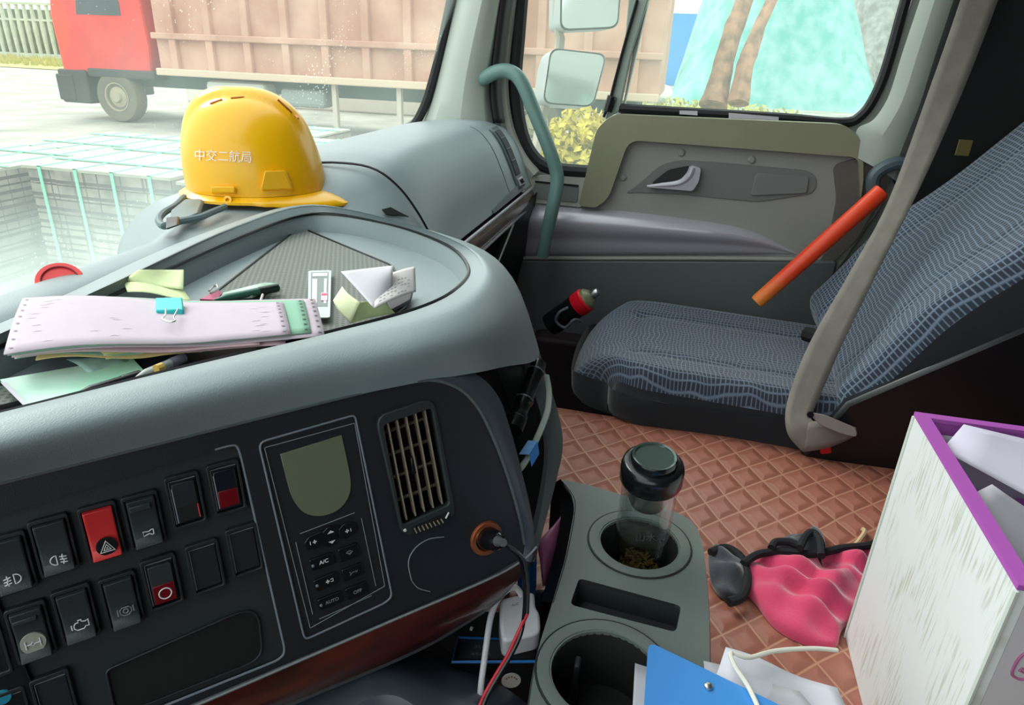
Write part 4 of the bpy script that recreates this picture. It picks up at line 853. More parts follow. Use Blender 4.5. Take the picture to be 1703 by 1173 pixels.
# ================================================================ THINGS UNDER THE DASH
# black device with a blue-edged front, white charger on it, leads
z1 = -.60
dv = thing('black_meter_box', 'black box with a blue-edged top label and a round white sticker', 'box', atd(825, 1140, .74))
A_ = [atd(752, 1103, .735), atd(884, 1100, .745), atd(884, 1066, .80), atd(762, 1062, .80)]
Bx = [p+V((0, 0, -.12)) for p in A_]; E_ = [(A_[3]), (A_[2]), A_[2]+V((.03, .05, .02)), A_[3]+V((.03, .05, .02))]
A2 = [A_[0]+V((0, 0, 0)), A_[1]+V((0, -.006, 0)), A_[2]+V((.0, -.006, 0)), A_[3]]
Bd = (A_[0]+(atd(765, 1146, .735)-A_[0])*1.0); Be = (atd(893, 1143, .742))
bm = NB(); prism(bm, [A2[0], A2[1], A2[2], A2[3]], V((0, 0, -.085))); dbx = obj('box_body', bm, M_blk, dv, smooth=False, bevel=.002)
bm = NB()
nrmL = (A2[1]-A2[0]).cross(A2[3]-A2[0]).normalized(); nrmL = nrmL if nrmL.z > 0 else -nrmL
tube(bm, [p+nrmL*.001 for p in [A2[0], A2[1], A2[2], A2[3]]], .0016, 6, closed=True); obj('blue_edge', bm, mat('blue_line', (36, 120, 200), .3), dv)
def lq(a, b, c, d, off=.0012): return [A2[0]*(1-x)*(1-y)+A2[1]*x*(1-y)+A2[2]*x*y+A2[3]*(1-x)*y+nrmL*off for x, y in ((a, b), (c, b), (c, d), (a, d))]
bm = NB(); prism(bm, lq(.05, .12, .95, .85, .0006), nrmL*.0004); obj('label_plate', bm, mat('label_charcoal', (44, 44, 50), .4), dv, smooth=False)
for k, t_ in enumerate(('SUA', '45AK')):
    p = lq(.32, .62-.32*k, .32, .62-.32*k, .0014)[0]; obj('label_text', text_bm(t_, .010, p, A2[1]-A2[0], A2[3]-A2[0], .0), mat('label_print', (150, 150, 158), .6), dv, smooth=False)
fn_ = (A2[1]-A2[0]).cross(V((0, 0, 1))).normalized(); fn_ = -fn_ if fn_.dot(CF) > 0 else fn_
sc_ = A2[0]*.30+A2[1]*.70+V((0, 0, -.024))+fn_*.0025
bm = NB(); lathe(bm, [(0, .0006), (.0105, .0006), (.0105, -.001)], sc_, fn_, 28); s_ = obj('round_sticker', bm, mat('sticker_white', (205, 200, 196), .6), dv)
bm = NB()
for k in range(5): q = .5+k*.5; lathe(bm, [(0, .0012), (.0010, .0012), (.0010, 0)], sc_+(A2[1]-A2[0]).normalized()*.0065*math.cos(q)+V((0, 0, .0065*math.sin(q))), fn_, 8)
obj('sticker_dots', bm, mat('sticker_red', (150, 90, 90), .6), s_)
bm = NB(); prism(bm, [A2[3]+V((.0, .002, 0)), A2[2], A2[2]+V((.02, .05, .012)), A2[3]+V((.02, .06, .012))], V((0, 0, -.03))); obj('box_rear_step', bm, M_blkm, dv, smooth=False)
bm = NB(); box(bm, atd(784, 1046, .80), (.004, .003, .002)); obj('rear_light', bm, M_icon, dv)
# charger
c_ = atd(861, 1030, .74)
e1 = (atd(893, 1018, .745)-atd(832, 1032, .735)).normalized(); e2 = (atd(862, 985, .765)-atd(864, 1072, .715)).normalized(); e3 = e1.cross(e2).normalized(); e3 = e3 if e3.dot(CF) < 0 else -e3
ch = thing('usb_charger', 'white cube charger resting on the black box under the dash', 'charger', c_-e2*.03)
def cp(a, b, o): return c_+e1*a+e2*b+e3*o
bm = NB()
prof_ = [(.0205, .0275), (.0205, .004), (.0235, 0), (.0235, -.027)]
outl_ = [(-.0195, .026), (.0195, .026), (.0198, .006), (.0245, -.002), (.0245, -.026), (-.0170, -.026), (-.0205, .002)]
oo = [(p.x, p.y) for p in rpoly([V((a, b, 0)) for a, b in outl_], [.007, .007, .006, .008, .008, .008, .008], 5)]
prism(bm, [cp(a, b, .006) for a, b in oo], -e3*.032); obj('charger_body', bm, M_white, ch, bevel=.004, seg=4, ang=50)
obj('charger_print', text_bm('AsiC', .0042, cp(-.003, .014, .0062), e1, e2, .0002), M_ink, ch, smooth=False)
bm = NB(); tube(bm, [atd(*p) for p in ((868, 992, .748), (862, 982, .748), (855, 977, .745), (843, 982, .74), (828, 997, .735), (818, 1020, .728), (812, 1050, .72), (806, 1095, .71), (800, 1140, .70), (797, 1185, .69), (795, 1240, .68))], .0033, 10, smooth=5, ); tag(obj('white_cable', bm, M_white), 'thick white cable looping from the charger down past the black box', 'cable')
# lighter plug and its two-core lead
sp = fl(*so_c); e = (atd(852, 907, .60)-sp).normalized()
pg = thing('lighter_plug', 'glossy black plug pushed into the copper-ringed socket', 'plug', sp)
bm = NB(); lathe(bm, [(.009, -.012), (.0098, 0), (.0105, .003), (.0105, .010), (.0095, .012), (.0098, .028), (.0085, .034), (.0060, .037), (0, .037)], sp, e, 24, caps=False); obj('plug_body', bm, mat('plug_gloss', (16, 16, 20), .15), pg, ang=40)
bm = NB(); lathe(bm, [(.0055, .036), (.0042, .040), (.0036, .052), (0, .052)], sp, e, 14, caps=False); obj('strain_relief', bm, mat('relief_grey', (90, 92, 96), .4), pg)
bm = NB(); lathe(bm, [(.0107, .004), (.0110, .006), (.0107, .008)], sp, e, 24, caps=False); obj('plug_ring', bm, M_steel, pg)
pe = sp+e*.050
lead = [pe, atd(862, 925, .635), atd(870, 950, .65), atd(873, 985, .67), atd(872, 1020, .68), atd(866, 1055, .68), atd(850, 1090, .67), atd(832, 1120, .66), atd(812, 1155, .65), atd(800, 1185, .64), atd(785, 1230, .63)]
ld = thing('power_lead', 'twin power lead with one black and one red core hanging from the plug', 'cable', lead[-1])
bm = NB(); tube(bm, lead, .0021, 8, smooth=6); obj('black_core', bm, mat('lead_black', (22, 22, 26), .2), ld)
l2 = [p+CR*.0030+V((0, 0, .0)) for p in lead]
bm = NB(); tube(bm, [pe]+l2[1:5], .0018, 8, smooth=6); obj('black_core', bm, mat('lead_grey', (60, 60, 66), .25), ld)
bm = NB(); tube(bm, l2[4:5]+[p-CR*.0062 for p in l2[5:]], .0019, 8, smooth=6); obj('red_core', bm, mat('lead_red', (200, 40, 56), .4), ld)
# pink packet and blue folder edge wedged beside the console
bm = NB(); sheet(bm, [atd(893, 905, .86), atd(945, 848, .90), atd(942, 905, .88), (atd(905, 975, .84))], 8, 8, lambda u, v: .006*math.sin(u*5)*math.sin(v*4)); tag(obj('pink_packet', bm, mat('packet_pink', (176, 98, 140), .4), solid=.004), 'pink packet wedged between the dash end and the console', 'packet')
bm = NB(); prism(bm, [atd(884, 925, .80), atd(893, 905, .82), atd(892, 975, .80), atd(887, 1010, .78), (atd(876, 1015, .775))], V((.01, .015, 0))); tag(obj('blue_folder_edge', bm, mat('folder_dark_blue', (30, 78, 136), .4), smooth=False), 'narrow dark blue folder edge standing behind the white charger', 'folder')
bm = NB(); prism(bm, rpoly([atd(898, 985, .79), atd(912, 980, .80), atd(902, 1035, .78), atd(892, 1060, .775), atd(888, 1030, .775)], .006, 3), V((.01, .01, -.01))); tag(obj('black_holder', bm, mat('holder_slate', (52, 56, 66), .4), bevel=.002), 'small slate-coloured plastic holder beside the console edge', 'holder')
# torch in the side cubby, pale strap with a blue clip
a, b = atd(896, 604, .775), atd(852, 715, .715); d = b-a
to = thing('pocket_torch', 'black ribbed pocket torch tucked into the cubby on the dash end', 'torch', b)
bm = NB(); Ln = d.length; lathe(bm, [(0, 0), (.0085, 0), (.0090, .003), (.0090, .010), (.0098, .012), (.0098, .016), (.0092, .018), (.0092, .050), (.0100, .052), (.0100, .058), (.0090, .060), (.0085, .072), (.0105, .076), (.0105, .080), (.0108, .082), (.0108, Ln), (0, Ln)], a, d, 22, caps=False); obj('torch_body', bm, mat('torch_black', (14, 14, 16), .3), to, ang=30)
bm = NB()
for h_ in (.014, .055, .081): lathe(bm, [(.0101, h_-.001), (.0108, h_), (.0101, h_+.001)], a, d, 22, caps=False)
obj('torch_bands', bm, mat('band_grey', (80, 82, 88), .3), to)
bm = NB(); P_ = [(908, 622, .784), (913, 650, .785), (911, 680, .776), (903, 705, .765), (890, 735, .745), (878, 760, .728), (866, 778, .713), (858, 784, .706)]
belt_mesh(bm, [atd(x-5, y, D) for x, y, D in P_], [atd(x+5, y+2, D-.001) for x, y, D in P_]); tag(obj('pale_strap', bm, mat('strap_pale', (168, 178, 170), .6), solid=.002), 'pale grey strap curving down the end of the dash', 'strap')
cl = thing('blue_clip', 'small light blue plastic clip on the pale strap', 'clip', atd(880, 765, .725))
bm = NB(); prism(bm, [atd(*p) for p in ((863, 756, .716), (880, 756, .722), (894, 734, .736), (878, 733, .73))], CF*.003); obj('clip_top', bm, mat('clip_blue', (120, 168, 224), .35), cl, smooth=False)
bm = NB(); prism(bm, [atd(*p) for p in ((880, 756, .721), (894, 734, .735), (897, 755, .735), (884, 777, .721))], CF*.003); obj('clip_front', bm, mat('clip_blue_deep', (60, 132, 206), .35), cl, smooth=False)
# ================================================================ HARD HAT
hf = atz(586, 322, -.243); hb = atz(299, 322, -.243); hc = (hf+hb)/2 + V((.0, .0, .0)); hx = (hf-hb).normalized(); HL = (hf-hb).length; hy = V((0, 0, 1)).cross(hx).normalized()
hat = thing('hard_hat', 'yellow hard hat with white lettering sitting on the dash by the windshield', 'hard hat', V((hc.x, hc.y, -.248)))
tiltv = .035
def hp3(x, y, z): return V((hc.x, hc.y, -.243)) + hx*x + hy*y + V((0, 0, z + x*tiltv*0))
k_ = HL/.287
def dome(t, q):     # t 0 rim -> 1 crown, q around (0 = front)
    a = (math.pi/2)*t; c, s = math.cos(a), math.sin(a)
    rx = .112 if math.cos(q) > 0 else .118; ry = .095
    z = .150*s**.92
    cx = -.012 - .022*t
    r = c**.72
    x = cx + rx*r*math.cos(q); y = ry*r*math.sin(q)
    # raised crown ridge along the length
    if abs(y) < .028: z += .012*math.cos(min(1, abs(y)/.028)*math.pi/2)**.5*min(1, t*2.2) * (1 if x < .075 else max(0, 1-(x-.075)/.03))
    return V((x, y, z))
bm = NB(); n = 72
rows = [[hp3(*(dome(t/26, 2*math.pi*j/n)*k_ + V((0, 0, .012)))) for j in range(n)] for t in range(27)]
loft(bm, rows, closed=True)
def brim(q, f):
    x0 = -.012 + (.112 if math.cos(q) > 0 else .118)*math.cos(q); y0 = .095*math.sin(q)
    ext = .012 + .043*max(0, math.cos(q))**1.5
    return V((x0+ext*f*math.cos(q), y0+ext*f*math.sin(q)*(1 if math.cos(q) < .2 else .7), .012-.006*f-.012*max(0, math.cos(q))*f**2))
loft(bm, [[hp3(*(brim(2*math.pi*j/n, f)*k_)) for j in range(n)] for f in (0, .12, .35, .7, 1)], closed=True)
loft(bm, [[hp3(*(brim(2*math.pi*j/n, 1)*k_+V((0, 0, -d)))) for j in range(n)] for d in (0, .004)], closed=True)
sh_ = obj('shell', bm, M_yel, hat, ang=60)
def onshell(px, py, out=0):     # point on the near side of the dome under this direction
    d = ray(px, py).normalized(); best = None; lo = None
    t = .8
    while t < 1.6:
        P = d*t; rel = P-V((hc.x, hc.y, -.243)); x, y, z = rel.dot(hx)/k_, rel.dot(hy)/k_, rel.z/k_-.012
        tt = max(0, min(1, z/.150)); tt = math.asin(min(1, tt**(1/.92)))/(math.pi/2); r = math.cos(math.pi/2*tt)**.72
        xx = (x+.012+.022*tt)/((.112 if x > -.012-.022*tt else .118)*r+1e-6); yy = y/(.095*r+1e-6)
        if xx*xx+yy*yy <= 1: return P-d*out
        t += .0008
    return d*1.15
# side slot blocks, rim block, strap eye
sgn = -1 if hy.dot(CF) > 0 else 1
def blk(name, pts, dep, m_=M_yel):
    bm = NB(); P = [onshell(x, y, .009) for x, y in pts]; vec = CF*.022; prism(bm, P, vec); return obj(name, bm, m_, hat, bevel=.002, seg=3, ang=50)
blk('side_bracket', [(440, 284), (474, 283), (486, 314), (433, 316)], .02)
blk('rim_bracket', [(350, 310), (390, 310), (390, 321), (350, 321)], .01)
bm = NB(); P = onshell(378, 326, .006); lathe(bm, [(.003, -.002), (.0065, -.002), (.0065, .002), (.003, .002), (.003, -.002)], atd(379, 333, P.dot(CF)), -CF, 16, caps=False); obj('strap_eye', bm, M_yel, hat)
bm = NB(); M_slot = mat('slot_amber', (170, 92, 6), .6)
for (a, b) in (((350, 173), (370, 166)), ((384, 164), (410, 162)), ((427, 163), (456, 171))):
    bm = NB(); tube(bm, [onshell(a[0]+(b[0]-a[0])*i/4, a[1]+(b[1]-a[1])*i/4, .0005) for i in range(5)], .0022, 6); obj('vent_slot', bm, M_slot, hat)
bm = NB(); tube(bm, [onshell(x, y, -.0008) for x, y in ((462, 166), (474, 177), (488, 190), (496, 197))], .0016, 6); obj('ridge_edge', bm, M_slot, hat)
tb = text_bm('中交二航局', .0205, (0, 0, 0), (1, 0, 0), (0, 1, 0), 0, 0)
ctr = (371, 261)
for v in tb.verts:
    v.co = onshell(ctr[0]+v.co.x*1150/1.13*.93, ctr[1]-v.co.y*1150/1.13+v.co.x*40, .0030)
obj('lettering', tb, mat('lettering_white', (240, 225, 215), .6), hat, smooth=False)
bm = NB(); P = [atz(x, y, -.238) for x, y in ((306, 328), (292, 342), (272, 354), (264, 366), (272, 376), (290, 370), (330, 362), (350, 354), (374, 344))]
tube(bm, P, .005, 8, smooth=4); obj('chin_strap', bm, mat('strap_slate', (96, 112, 116), .6), hat)
bm = NB(); prism(bm, rpoly([atz(x, y, -.236) for x, y in ((284, 350), (308, 331), (336, 331), (328, 354), (300, 366), (282, 364))], .006, 3), CF*.01); obj('inner_band', bm, mat('band_slate', (110, 124, 126), .5), hat, bevel=.002)
bm = NB(); prism(bm, [atz(x, y, -.232) for x, y in ((276, 362), (296, 360), (295, 374), (275, 381))], CF*.006); obj('strap_buckle', bm, M_blk, hat, bevel=.001)

# ================================================================ PAPERS AND SMALL THINGS IN THE TRAY
ZT = -.262
rd = random.Random(11)
def wav(a, fx=5, fy=3, ph=0): return lambda u, v: a*math.sin(u*fx+ph)*.5 + a*.5*math.sin(v*fy+u*3+ph)
bun = thing('receipt_bundle', 'long bundle of pale pink delivery slips with punched edges held by a turquoise clip', 'papers', atz(280, 540, -.25))
lay = [([(6, 590), (38, 497), (470, 500), (483, 552)], -.2280, M_pinkp, 0), ([(12, 592), (42, 499), (505, 497), (517, 550)], -.2302, M_greenp, 1), ([(20, 594), (50, 500), (524, 495), (540, 556)], -.2325, M_pinkp, 2), ([(20, 596), (60, 502), (428, 520), (432, 571)], -.2350, M_pinkp2, 3),
       ([(30, 596), (80, 502), (470, 520), (475, 571)], -.2375, M_pinkp2, 4), ([(28, 598), (80, 505), (310, 512), (318, 577)], -.2400, M_greenp, 5), ([(60, 602), (90, 510), (330, 520), (336, 583)], -.2425, M_tan, 6), ([(25, 600), (70, 505), (320, 530), (322, 575)], -.2450, M_pinkp, 7)]
for q, z, m_, k in lay:
    ph = .4*k*.2
    def fz(u, v, ph=ph, k=k):
        # u: along first edge (front->back), v: left -> right
        return .003*math.sin(v*7+ph)-.004*max(0, (v-.75)/.25)*(1) + .0025*math.sin(u*3.1)
    bm = NB(); a, b, c, d = [atz(x, y, z) for x, y in q]; sheet(bm, [a, b, c, d], 8, 26, fz); s = obj('slip', bm, m_, bun, solid=.0009)
    if k in (0, 1, 2):
        bm = NB(); nn = (b-a).cross(d-a).normalized(); nn = nn if nn.z > 0 else -nn
        for i in range(8):
            for vv in ((.985,) if k else (.02, .978)):
                u = .06+.125*i; p = (a*(1-u)+b*u)*(1-vv)+(d*(1-u)+c*u)*vv+nn*(fz(u, vv)+.0011)
                dd = (d-a).normalized()*.0016; ee = (b-a).normalized()*.0011
                bm.faces.new([bm.verts.new(p+dd*math.cos(t)+ee*math.sin(t)) for t in [i2*math.pi/4 for i2 in range(8)]])
        o = obj('punched_holes', bm, M_ink if k else mat('ink_faint', (140, 120, 150), .8), s, smooth=False); o['kind'] = 'stuff'
        if k == 0:
            bm = NB()
            for i in range(26):
                u = rd.uniform(.1, .9); vv = rd.choice((rd.uniform(.05, .14), rd.uniform(.28, .4), rd.uniform(.86, .95)))
                for j in range(4):
                    w_ = vv+j*.007; p = (a*(1-u)+b*u)*(1-w_)+(d*(1-u)+c*u)*w_+nn*(fz(u, w_)+.0010); dd = (d-a).normalized()*.0011; ee = (b-a).normalized()*.0004
                    bm.faces.new([bm.verts.new(p-dd-ee), bm.verts.new(p+dd-ee), bm.verts.new(p+dd+ee), bm.verts.new(p-dd+ee)])
            o = obj('printed_lines', bm, mat('ink_pale', (205, 190, 205), .8), s, smooth=False); o['kind'] = 'stuff'
# rolled yellow ends sticking out of the front
def zz(x, y, z): return atz(x, y, z)
bm = NB(); sheet(bm, [zz(176, 598, -.245), zz(165, 588, -.243), zz(310, 568, -.243), zz(345, 574, -.245)], 6, 10, lambda u, v: .004*math.sin(u*3.1)); tag(obj('yellow_slip', bm, M_yelp, solid=.001), 'dull yellow folded slip poking out under the front of the slip bundle', 'paper')
bm = NB(); sheet(bm, [zz(110, 598, -.2525), zz(160, 628, -.2525), zz(232, 622, -.2525), zz(205, 590, -.2525)], 6, 6, wav(.002)); tag(obj('banknote', bm, mat('note_pale_blue', (168, 202, 198), .85, var=.15, vscale=90), solid=.0008), 'pale blue-green banknote lying under the slip bundle', 'banknote')
# turquoise clip with wire handle
bc = thing('binder_clip', 'turquoise binder clip gripping the long edge of the pink slips', 'clip', atz(283, 508, -.226))
A = [atz(x, y, -.2235) for x, y in ((259, 500), (307, 500), (305, 515), (259, 516))]
bm = NB(); prism(bm, [A[3], A[2], A[2]+V((0, 0, -.008)), A[3]+V((0, 0, -.008))], (A[0]-A[3])+V((0, 0, .003))); obj('clip_jaw', bm, M_clip, bc, bevel=.0012)
bm = NB(); tube(bm, [atz(x, y, z) for x, y, z in ((276, 514, -.221), (275, 524, -.220), (270, 531, -.220), (280, 535, -.220), (291, 534, -.220), (289, 528, -.220), (296, 514, -.221))], .0008, 6, smooth=4); obj('wire_handle', bm, M_steel, bc)
# yellow-green note behind
bm = NB()
nt = [atz(*p) for p in ((204, 468, -.236), (230, 449, -.222), (304, 449, -.220), (305, 482, -.232))]
sheet(bm, nt, 8, 10, lambda u, v: .004*math.sin(v*6)*u); sheet(bm, [atz(*p) for p in ((212, 486, -.236), (206, 470, -.236), (305, 480, -.232), (318, 498, -.236))], 6, 8, lambda u, v: .002*math.sin(v*5)); tag(obj('folded_note', bm, mat('note_olive', (196, 206, 160), .85, var=.08, vscale=40), solid=.0008), 'pale olive folded note propped behind the turquoise clip', 'paper')
# green document pad front left
bm = NB(); a = [atz(x, y, -.2555) for x, y in ((48, 684), (2, 638), (220, 600), (245, 628))]; prism(bm, a, (0, 0, .0035)); dp = obj('document_card', bm, mat('card_mint', (206, 232, 218), .7, col2=(160, 214, 184), vscale=12), smooth=False); tag(dp, 'mint green and white printed card lying flat in the front left of the tray', 'card')
bm = NB(); prism(bm, [atz(x, y, -.2515) for x, y in ((48, 684), (2, 638), (10, 636), (57, 682))], (0, 0, .0006)); obj('card_border', bm, M_paper, dp, smooth=False)
# dark blue booklet under the bundle
bm = NB(); prism(bm, [atz(x, y, -.2600) for x, y in ((215, 612), (200, 585), (470, 560), (530, 562), (430, 590), (250, 634))], (0, 0, .0045)); tag(obj('dark_booklet', bm, mat('booklet_navy', (34, 34, 52), .5), smooth=False, bevel=.001), 'dark navy booklet cover showing beneath the pink slips', 'booklet')
# pens
def pen(name, label, a, b, r, m1, m2, tip):
    p = thing(name, label, 'pen', (a+b)/2); d = (b-a); bm = NB(); lathe(bm, [(0, 0), (r*.7, 0), (r, .002), (r, d.length*.8), (r*.8, d.length*.86), (r*.25, d.length), (0, d.length)], a, d, 14, caps=False); obj('barrel', bm, m1, p)
    bm = NB(); lathe(bm, [(r*1.08, d.length*.02), (r*1.12, d.length*.04), (r*1.12, d.length*.30), (r*1.05, d.length*.32)], a, d, 14, caps=False); obj('cap', bm, m2, p)
    return p
cpen = pen('clear_pen', 'clear plastic pen with an amber band near the front rim of the tray', atz(308, 594, -.247), atz(226, 628, -.246), .0035, mat('clear_barrel', (176, 182, 180), .3), mat('pen_smoke', (120, 116, 130), .3), 1)
bm = NB(); a, b = atz(270, 611, -.2425), atz(260, 615, -.2425); tube(bm, [a, b], .0042, 10); obj('amber_band', bm, mat('amber', (196, 160, 70), .4), cpen, label='amber band')
pen('black_pen', 'black pen lying against the front rim left of the clear pen', atz(236, 622, -.247), atz(128, 655, -.246), .0032, M_blk, M_blk, 1)
pen('green_pen', 'dark green pen lying on the ribbed mat behind the pink slips', atz(464, 478, -.255), atz(355, 500, -.255), .0042, mat('pen_green', (52, 96, 84), .3), mat('pen_dark', (30, 44, 40), .3), 1)
bm = NB(); prism(bm, [atz(x, y, -.2595) for x, y in ((366, 500), (372, 491), (440, 474), (464, 476), (420, 496))], (0, 0, .003)); o = obj('green_ticket', bm, mat('ticket_green_white', (200, 214, 204), .6, col2=(120, 158, 140), vscale=30), smooth=False); tag(o, 'green and white ticket slipped under the dark green pen', 'ticket')
bm = NB(); prism(bm, [atz(x, y, -.2595) for x, y in ((333, 502), (364, 486), (370, 492), (360, 503))], (0, 0, .003)); tag(obj('pink_ticket', bm, mat('ticket_magenta', (190, 96, 128), .6), smooth=False), 'small magenta ticket behind the turquoise clip', 'ticket')
bm = NB(); tube(bm, [atz(x, y, -.252) for x, y in ((348, 484), (353, 478), (360, 475), (362, 480), (354, 486), (350, 488))], .0012, 6, smooth=4); tag(obj('key_ring', bm, M_steel), 'small bright wire ring at the edge of the ribbed mat', 'ring')
bm = NB(); tube(bm, [atz(433, 502, -.250), atz(437, 490, -.248)], .0013, 6); tag(obj('pink_stick', bm, mat('stick_pink', (214, 190, 200), .5)), 'tiny pale pink stick poking up beside the dark green pen', 'stick')
# access card
cd = thing('plastic_card', 'white and grey printed card', 'card', atz(531, 490, -.262)); cq = [(512, 530), (513, 452), (551, 451), (549, 530)]
cd['label'] = 'white and grey printed plastic card at the right end of the pink slips'
P = [atz(x, y, -.2575) for x, y in cq]; bm = NB(); prism(bm, rpoly(P, .004, 4), (0, 0, .0012)); obj('card_body', bm, mat('card_pale_grey', (192, 206, 200), .4), cd, smooth=False)
def cq_(u, v, z=.0016): return P[0]*(1-u)*(1-v)+P[3]*u*(1-v)+P[2]*u*v+P[1]*(1-u)*v+V((0, 0, z))
def cr(name, u0, v0, u1, v1, m_, z=.0014): bm = NB(); prism(bm, [cq_(u0, v0, z), cq_(u1, v0, z), cq_(u1, v1, z), cq_(u0, v1, z)], (0, 0, .0002)); obj(name, bm, m_, cd, smooth=False)
cr('card_field', .12, .2, .88, .95, mat('card_grey', (120, 132, 130), .5)); cr('card_bar', .18, .84, .84, .92, M_white, .0018); cr('card_block', .18, .25, .40, .78, M_white, .0018); cr('card_strip', .70, .25, .82, .78, M_white, .0018); cr('card_stamp', .58, .30, .86, .46, mat('stamp_pink', (232, 190, 200), .6), .0022); cr('card_red', .60, .40, .84, .44, mat('stamp_red', (214, 90, 110), .6), .0026)
# crumpled receipts
bm = NB(); R1 = [atz(567, 452, -.222), atz(655, 442, -.220), atz(648, 478, -.240), atz(624, 514, -.236)]
sheet(bm, [R1[0], R1[1], atz(652, 490, -.240), atz(622, 513, -.236)], 12, 10, lambda u, v: .010*math.sin(v*3.1)*u); w1 = obj('white_receipt', bm, M_paper, solid=.0008); tag(w1, 'creased blank white receipt standing behind the olive note at the right of the tray', 'receipt')
bm = NB(); sheet(bm, [atz(622, 514, -.236), atz(627, 466, -.232), atz(690, 444, -.228), atz(691, 486, -.244)], 10, 12, lambda u, v: .002*math.sin(v*3.1)); w2 = obj('printed_receipt', bm, mat('receipt_grey', (200, 196, 196), .8)); w2.modifiers.new('s', 'SOLIDIFY').thickness = .0008; tag(w2, 'grey printed receipt curling up at the right of the tray', 'receipt')
bm = NB()
for i in range(5):
    for j in range(9):
        u = .15+.12*i+rd.uniform(-.01, .01); v = .12+.085*j; a, b, c, d = atz(622, 514, -.236), atz(627, 466, -.232), atz(690, 444, -.228), atz(691, 486, -.244)
        p = (a*(1-u)+b*u)*(1-v)+(d*(1-u)+c*u)*v; nn = (b-a).cross(d-a).normalized(); nn = nn if nn.z > 0 else -nn; p += nn*(.002*math.sin(v*3.1)+.0012); dd = (d-a).normalized()*.0022; ee = (b-a).normalized()*.0006
        if rd.random() < .7: bm.faces.new([bm.verts.new(p-dd-ee), bm.verts.new(p+dd-ee), bm.verts.new(p+dd+ee), bm.verts.new(p-dd+ee)])
o = obj('printed_rows', bm, mat('print_soft', (150, 140, 142), .8), w2, smooth=False); o['kind'] = 'stuff'
fn = thing('crumpled_note', 'pale yellow-green banknote-like slip folded in two below the white receipt', 'paper', atz(605, 520, -.262))
fn['label'] = 'pale yellow-green slip folded in two below the white receipt'
bm = NB(); sheet(bm, [atz(583, 538, -.255), atz(555, 500, -.240), atz(570, 477, -.226), atz(599, 503, -.232)], 8, 8, lambda u, v: .003*math.sin(u*3)); obj('left_leaf', bm, mat('note_cream', (226, 232, 190), .85), fn, solid=.0009)
bm = NB(); sheet(bm, [atz(583, 538, -.256), atz(599, 503, -.236), atz(640, 503, -.240), atz(657, 521, -.255)], 8, 8, lambda u, v: .003*math.sin(v*3)); obj('right_leaf', bm, mat('note_lime', (208, 218, 160), .85, var=.08, vscale=60), fn, solid=.0009)
bm = NB(); prism(bm, [atz(x, y, -.2605) for x, y in ((650, 522), (640, 500), (688, 486), (683, 504))], (0, 0, .004)); tag(obj('dark_wallet', bm, mat('wallet_maroon', (48, 36, 44), .5), bevel=.001), 'small dark maroon wallet under the printed receipt', 'wallet')
# red lid standing at the windshield
rc = atz(100, 468, -.268); rc = atd(100, 468, .76)
rl = thing('red_round_lid', 'red round plastic lid with a raised rim standing behind the dash edge against the windshield', 'lid', rc); rl['label'] = 'red round lid with a raised rim behind the dash edge at the windshield'
dirc = (-rc).normalized()*.75+V((0, 0, .65)); bm = NB(); lathe(bm, [(0, .001), (.017, .001), (.0175, .003), (.0225, .003), (.0235, .001), (.0235, -.006), (0, -.006)], rc, dirc, 32, caps=False); obj('lid_cap', bm, mat('lid_red', (232, 58, 60), .4), rl, ang=40)
bm = NB(); lathe(bm, [(.0168, .0016), (.0176, .0034), (.0184, .0033)], rc, dirc, 32, caps=False); obj('rim_line', bm, mat('lid_dark_red', (140, 30, 34), .5), rl)
bm = NB(); tube(bm, [wpt(.30, -.36)+V((0, -.04, 0)), wpt(.55, -.33)+V((0, -.04, 0))], .006, 8)
# ================================================================ GLOVES, BOX, BOARD, PAPERS ON THE TUNNEL
ZF = ZM+.004
gl = thing('fleece_mittens', 'crumpled bright pink fleece mittens with dark grey linings and black piping', 'gloves', atz(1300, 960, ZF))
def blob(bm, pts, z0, h, cen_, puf=None, nr=10):
    """a puffed cloth patch: outline on the floor rising to a soft wrinkled top"""
    P = catmull([atz(x, y, ZF) for x, y in pts], 5, True); c = atz(*cen_, ZF)
    sec = []
    for i in range(nr+1):
        t = i/nr; zt = h*math.sin(min(1, t*1.15)*math.pi/2)**.7
        r = []
        for j, p in enumerate(P):
            q = p+(c-p)*t*.98; wr = .010*math.sin(q.x*95+q.y*40)*math.sin(q.y*60-q.x*30)*min(1, t*2.5)+.006*math.sin(q.x*150-q.y*60+1)*min(1, t*3)
            out = (p-c).normalized()*.008*math.sin(min(1, t*3)*math.pi)
            r.append(V((q.x+out.x, q.y+out.y, ZF+zt+wr+.002)))
        sec.append(r)
    loft(bm, sec, closed=True); bm.faces.new([bm.verts.new(p) for p in sec[-1]])
bm = NB(); blob(bm, [(1232, 948), (1262, 930), (1300, 925), (1350, 930), (1368, 950), (1400, 955), (1440, 962), (1440, 1010), (1400, 1050), (1388, 1080), (1340, 1076), (1290, 1050), (1258, 1010), (1238, 985)], ZF, .032, (1335, 1000)); obj('mitten_palm', bm, M_pinkc, gl, sub=1, ang=180)
bm = NB(); blob(bm, [(1365, 928), (1400, 922), (1450, 925), (1460, 1000), (1420, 1010), (1385, 985)], ZF, .022, (1415, 955)); obj('mitten_back', bm, M_pinkc, gl, sub=1, ang=180)
bm = NB(); blob(bm, [(1180, 922), (1205, 916), (1232, 930), (1240, 965), (1228, 998), (1200, 998), (1182, 970)], ZF, .026, (1208, 960)); obj('dark_cuff', bm, M_bfl, gl, sub=1, ang=180)
